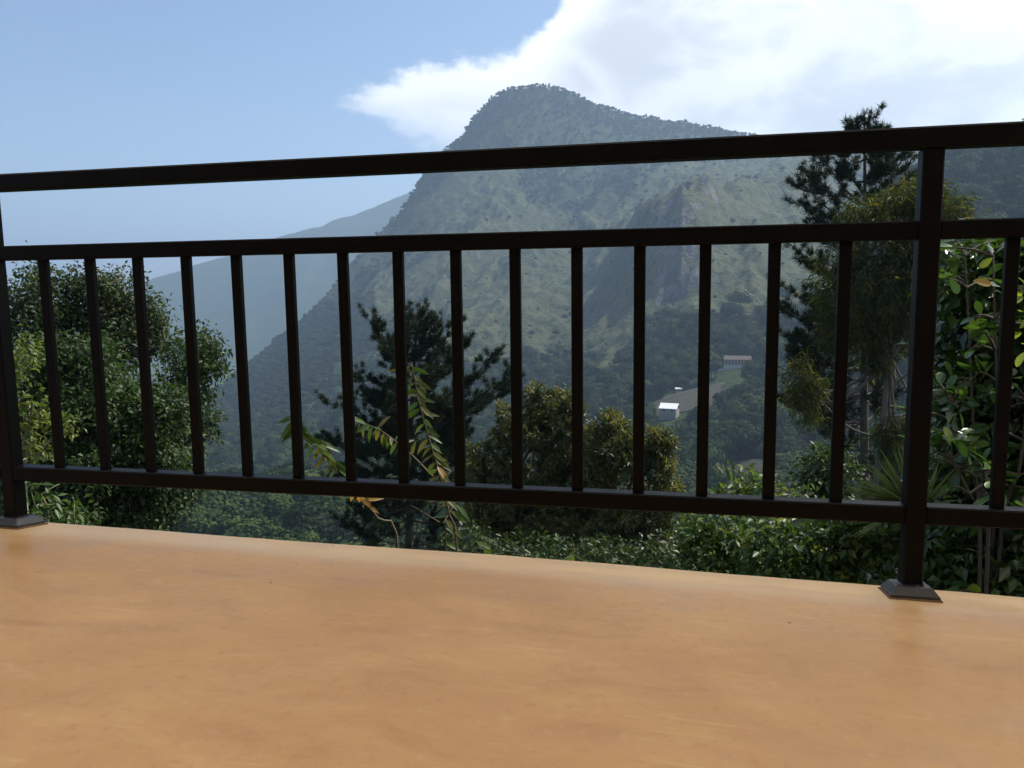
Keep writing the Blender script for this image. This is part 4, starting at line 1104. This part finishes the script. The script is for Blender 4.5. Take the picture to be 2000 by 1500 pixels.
# the largest trees in view become things of their own
dx, dy, dzp = PTS[:, 0]-CAM[0], PTS[:, 1]-CAM[1], PTS[:, 2]+PTS[:, 3]*0.6-CAM[2]
dep = dx*CF[0]+dy*CF[1]+dzp*CF[2]; pu = 1000+F_PX*(dx*CR[0]+dy*CR[1]+dzp*CR[2])/dep; pv = 750-F_PX*(dx*CU[0]+dy*CU[1]+dzp*CU[2])/dep
vis = (pu > 360) & (pu < 1640) & (pv < 985) & (pv > 600) & ~((pu > 640) & (pu < 1330) & (pv > 870))
score = np.where(vis, PTS[:, 3]/dep, 0); order = np.argsort(-score)[:150]
indiv = np.zeros(len(PTS), bool); indiv[order] = score[order] > 0
SHAPE_WORD = {'round': 'round-crowned', 'spread': 'flat-topped', 'tall': 'slender', 'bush': 'bushy'}
LAB = {}
ORD = ['first', 'second', 'third', 'fourth', 'fifth', 'sixth', 'seventh', 'eighth', 'ninth', 'tenth', 'eleventh', 'twelfth', 'thirteenth', 'fourteenth', 'fifteenth', 'sixteenth', 'seventeenth', 'eighteenth', 'nineteenth', 'twentieth', 'twenty-first', 'twenty-second']
for q in order:
    if not indiv[q]: continue
    x, y, z, s, ro, kd, w_ = PTS[q]; kd = int(kd)
    o = bpy.data.objects.new('valley_tree', PMESH[kd]); COL.objects.link(o)
    o.location = (x, y, z); o.rotation_euler = (0, 0, ro); o.scale = (w_, w_, s)
    d = ray(pu[q], pv[q]); xr = CAM[0]+d[0]*(-CAM[1]/d[1]); g = int(np.clip(math.floor(xr/0.14), 0, 14))
    lvl = 'valley floor' if pv[q] > 880 else ('lower slope' if pv[q] > 780 else ('middle slope' if pv[q] > 690 else 'upper slope'))
    big = 'large' if s > 9.5 else ('small' if s < 6.5 else 'mid-sized')
    LAB.setdefault('hazy %s %s tree on the %s right of the %s baluster' % (big, SHAPE_WORD[SHAPES[kd]], lvl, ORD[g]), []).append((pu[q], o))
for lb, lst in LAB.items():
    lst.sort(key=lambda t: t[0])
    for k, (_, o) in enumerate(lst):
        tag(o, lb if len(lst) == 1 else '%s, %s from left' % (lb, ORD[min(k, 21)]), 'tree', 'trees of the wooded valley')
def pale_tree():
    me = PMESH[0].copy(); me.name = 'pale_tree'; me.materials[0] = m_leaf('pale_far_foliage', [(0.06, 0.09, 0.035), (0.09, 0.12, 0.045), (0.11, 0.14, 0.055)], 0.6, 0.25)
    p = W(1443, 665, 520); o = bpy.data.objects.new('valley_tree', me); COL.objects.link(o)
    o.location = (p[0], p[1], terr_z(p[0], p[1])-0.3); o.scale = (21, 21, 15)
    tag(o, 'broad pale green tree standing alone above the dark valley wood', 'tree')
pale_tree()

def forest(P):
    """one object: seven tree shapes and a cloud of points, instanced by geometry nodes"""
    Vs = [PROTO[k][0] for k in range(7)]; Fs = []; mis = []; kind = []; n0 = 0
    for k in range(7):
        V, F, mi = PROTO[k]; Fs.append(F+n0); mis.append(mi); kind.append(np.full(len(V), k)); n0 += len(V)
    V = np.concatenate(Vs+[P[:, :3]]); kind = np.concatenate(kind+[np.full(len(P), -1)]); npro = n0
    me = mesh_np('forest', V, np.concatenate(Fs), [L_far, M_bark], np.concatenate(mis))
    def attr(nm, typ, arr):
        a = me.attributes.new(nm, typ, 'POINT')
        if typ == 'FLOAT_VECTOR': a.data.foreach_set('vector', arr.astype(np.float32).ravel())
        else: a.data.foreach_set('value', arr)
    pad = lambda a, f: np.concatenate([np.full(npro, f), a])
    attr('proto', 'INT', kind.astype(np.int32)); attr('pick', 'INT', pad(P[:, 5], 0).astype(np.int32))
    attr('turn', 'FLOAT', pad(P[:, 4], 0).astype(np.float32))
    attr('size', 'FLOAT_VECTOR', np.concatenate([np.ones((npro, 3)), np.stack([P[:, 6], P[:, 6], P[:, 3]], -1)]))
    o = link('far_forest', me); tag(o, 'hazy mass of woodland covering the valley sides and the mountain', 'forest', kind='stuff')
    ng = bpy.data.node_groups.new('forest_points', 'GeometryNodeTree')
    ng.interface.new_socket('Geometry', in_out='INPUT', socket_type='NodeSocketGeometry'); ng.interface.new_socket('Geometry', in_out='OUTPUT', socket_type='NodeSocketGeometry')
    N = ng.nodes; L = ng.links; gi = N.new('NodeGroupInput'); go = N.new('NodeGroupOutput')
    def named(nm, typ):
        a = N.new('GeometryNodeInputNamedAttribute'); a.data_type = typ; a.inputs[0].default_value = nm; return a.outputs[0]
    pr = named('proto', 'INT')
    def sel(k):
        c = N.new('FunctionNodeCompare'); c.data_type = 'INT'; c.operation = 'EQUAL'
        ia = [s for s in c.inputs if s.type == 'INT']; L.new(pr, ia[0]); ia[1].default_value = k
        s = N.new('GeometryNodeSeparateGeometry'); s.domain = 'POINT'; L.new(gi.outputs[0], s.inputs[0]); L.new(c.outputs[0], s.inputs[1]); return s.outputs[0]
    g2i = N.new('GeometryNodeGeometryToInstance')
    for k in reversed(range(7)): L.new(sel(k), g2i.inputs[0])
    m2p = N.new('GeometryNodeMeshToPoints'); L.new(sel(-1), m2p.inputs[0])
    iop = N.new('GeometryNodeInstanceOnPoints'); L.new(m2p.outputs[0], iop.inputs['Points']); L.new(g2i.outputs[0], iop.inputs['Instance'])
    iop.inputs['Pick Instance'].default_value = True; L.new(named('pick', 'INT'), iop.inputs['Instance Index'])
    L.new(named('size', 'FLOAT_VECTOR'), iop.inputs['Scale'])
    cx = N.new('ShaderNodeCombineXYZ'); L.new(named('turn', 'FLOAT'), cx.inputs[2]); L.new(cx.outputs[0], iop.inputs['Rotation'])
    L.new(iop.outputs[0], go.inputs[0])
    md = o.modifiers.new('forest', 'NODES'); md.node_group = ng
forest(PTS[~indiv])

# ---- buildings and fields
def frame_at(u, v, r, turn=0.0):
    p = W(u, v, r); p[2] = terr_z(p[0], p[1]); a = az_of(u, v)+turn; return p, -a
M_wallgrey = m_plain('weathered_plaster', (0.30, 0.29, 0.27), 0.9, 0.2, 0.6)
def house(label, u, v, r, turn, w, d, h, rise, mw, mr, name='house', windows=2, lift=0.0):
    p, rz = frame_at(u, v, r, turn); root = empty(name, (p[0], p[1], p[2]+lift)); root.rotation_euler = (0, 0, rz); tag(root, label, 'house')
    mb = MB(); mb.box(-w/2, w/2, -d/2, d/2, -6, h)
    mb.add([(-w/2, -d/2, h), (-w/2, d/2, h), (-w/2, 0, h+rise)], [(0, 1, 2)]); mb.add([(w/2, -d/2, h), (w/2, d/2, h), (w/2, 0, h+rise)], [(0, 2, 1)])
    mb.build('wall', [mw], root)
    mb = MB(); e = 0.5
    for s in (-1, 1):
        V = [(-w/2-e, s*(d/2+e), h-rise*e/(d/2)+.08), (w/2+e, s*(d/2+e), h-rise*e/(d/2)+.08), (w/2+e, 0, h+rise+.08), (-w/2-e, 0, h+rise+.08)]
        V += [(a, b, c+0.12) for a, b, c in V]; mb.add(V, [(0, 1, 2, 3), (4, 7, 6, 5), (0, 4, 5, 1), (2, 6, 7, 3), (0, 3, 7, 4), (1, 5, 6, 2)])
    mb.build('roof', [mr], root)
    for k in range(windows):
        x = -w/2+w*(k+0.5)/windows; mb = MB(); mb.box(x-.45, x+.45, -d/2-.05, -d/2+.02, h*0.35, h*0.75); mb.build('window', [M_paint], root)
    return root
house('small house with bright white sheet roof below the terraced field', 1308, 803, 360, 0.25, 7.2, 6.5, 2.0, 1.7, M_wallgrey, M_roofwhite, lift=2.9)
house('tiny pale outbuilding at the top corner of the terraced field', 1326, 745, 405, 0.1, 2.6, 2.0, 1.5, 0.4, M_wallgrey, M_wallpale, name='shed', windows=1, lift=0.3)

def roadside():
    u, v, r = 1440, 722, 430; p, rz = frame_at(u, v, r); root = empty('roadside_building', (p[0], p[1], p[2]+1.0)); root.rotation_euler = (0, 0, rz)
    tag(root, 'long brown building with white veranda posts on the pale terrace across the valley', 'building')
    mb = MB(); mb.box(-6.5, 6.5, 1.0, 5.0, -1, 2.9); mb.build('wall', [M_brick], root)
    mb = MB(); V = [(-7, -1.2, 2.75), (7, -1.2, 2.75), (7, 5.6, 4.3), (-7, 5.6, 4.3)]; V += [(a, b, c+.15) for a, b, c in V]
    mb.add(V, [(0, 1, 2, 3), (4, 7, 6, 5), (0, 4, 5, 1), (2, 6, 7, 3), (0, 3, 7, 4), (1, 5, 6, 2)]); mb.build('roof', [M_bark], root)
    for k in range(9):
        mb = MB(); x = -6.3+k*1.575; mb.box(x-.14, x+.14, -1.0, -.72, -.2, 2.75); mb.build('post', [M_white], root)
    mb = MB(); mb.box(-10, 14, -2.6, 1.0, -4.5, -0.2); tag(mb.build('terrace_slab', [M_wallpale], root))
roadside()
def low_wall(label, pts, h, r_, m=M_white):
    P = [W(u, v, r_) for u, v in pts]; root = empty('low_wall', tuple(P[0])); tag(root, label, 'wall')
    o = np.array(root.location)
    for a, b in zip(P[:-1], P[1:]):
        a = a.copy(); b = b.copy(); a[2] = terr_z(a[0], a[1]); b[2] = terr_z(b[0], b[1]); d = unit((b-a)*np.array([1, 1, 0])); s = np.array([-d[1], d[0], 0])*0.2
        V = [a-s-np.array([0, 0, 1])-o, b-s-np.array([0, 0, 1])-o, b+s-np.array([0, 0, 1])-o, a+s-np.array([0, 0, 1])-o]; V += [q+np.array([0, 0, 1+h]) for q in V]
        mb = MB(); mb.add(V, [(0, 3, 2, 1), (4, 5, 6, 7), (0, 1, 5, 4), (1, 2, 6, 5), (2, 3, 7, 6), (3, 0, 4, 7)]); mb.build('wall_section', [m], root)
low_wall('broken pale wall along the top of the terraced field', [(1295, 756), (1318, 750), (1345, 749), (1372, 748), (1415, 747)], 0.6, 402, M_wallgrey)

def field(name, u0, u1, v, r0, r1, n, cols):
    """stepped terraces laid on the slope, each a strip with a riser"""
    root = None
    for k in range(n):
        ra, rb = r0+(r1-r0)*k/n, r0+(r1-r0)*(k+0.97)/n; V = []; F = []
        m = 14
        for q in range(m+1):
            e0 = 3*math.sin(k*1.3+u0); e1 = 4*math.sin(k*0.9+u1); u = u0+e0+(u1+e1-u0-e0)*q/m; a = az_of(u, v); w1 = 0.6*math.sin(q*0.5+k*.35)
            xa, ya = CAM[0]+math.sin(a)*(ra+w1), CAM[1]+math.cos(a)*(ra+w1); xb, yb = CAM[0]+math.sin(a)*(rb+w1), CAM[1]+math.cos(a)*(rb+w1)
            za, zb = terr_z(xa, ya)+0.45, terr_z(xb, yb)+0.45; st_ = 0.2
            V += [(xa, ya, za-1.6), (xa, ya, za+st_), (xb, yb, zb), (xb, yb, zb-1.6)]
        for q in range(m):
            a = q*4; F += [(a, a+4, a+5, a+1), (a+1, a+5, a+6, a+2), (a+2, a+6, a+7, a+3)]
        mb = MB(); mb.add(V, F)
        if root is None: root = empty(name, V[0]); tag(root, kind='structure')
        mb.v = [(x-V[0][0]*0-root.location[0], y-root.location[1], z-root.location[2]) for x, y, z in mb.v]
        mb.build('terrace', [cols[k % len(cols)]], root, recalc=False)
M_soil = m_plain('dry_soil', (0.075, 0.064, 0.046), 0.95, 0.35, 0.4); M_soil2 = m_plain('stubble', (0.07, 0.066, 0.043), 0.95, 0.35, 0.5); M_soil3 = m_plain('green_crop', (0.055, 0.075, 0.032), 0.95, 0.35, 0.5)
field('terraced_field', 1278, 1412, 772, 366, 401, 19, [M_soil, M_soil2])
field('terraced_field', 1392, 1495, 935, 243, 268, 14, [M_soil2, M_soil3])
field('pale_meadow', 1520, 1590, 805, 332, 350, 3, [M_soil3, M_soil2])

# ------------------------------------------------------------------ haze
def build_haze():
    mb = MB(); mb.box(-7000, 7000, -1500, 7200, -561.5, 520)
    m = bpy.data.materials.new('haze'); m.use_nodes = True; T = NT(m.node_tree); T.n.clear()
    out = T.add('ShaderNodeOutputMaterial'); pv_ = T.add('ShaderNodeVolumePrincipled')
    pv_.inputs['Color'].default_value = (0.52, 0.725, 1.0, 1); pv_.inputs['Density'].default_value = HAZE; pv_.inputs['Anisotropy'].default_value = 0.25
    T.l.new(pv_.outputs[0], out.inputs['Volume'])
    o = mb.build('haze', [m]); tag(o, kind='stuff')
HAZE = 0.00030
build_haze()
SC.cycles.volume_bounces = 0; SC.cycles.max_bounces = 6; SC.cycles.diffuse_bounces = 3; SC.cycles.glossy_bounces = 2
SC.cycles.transmission_bounces = 3; SC.cycles.caustics_reflective = False; SC.cycles.caustics_refractive = False
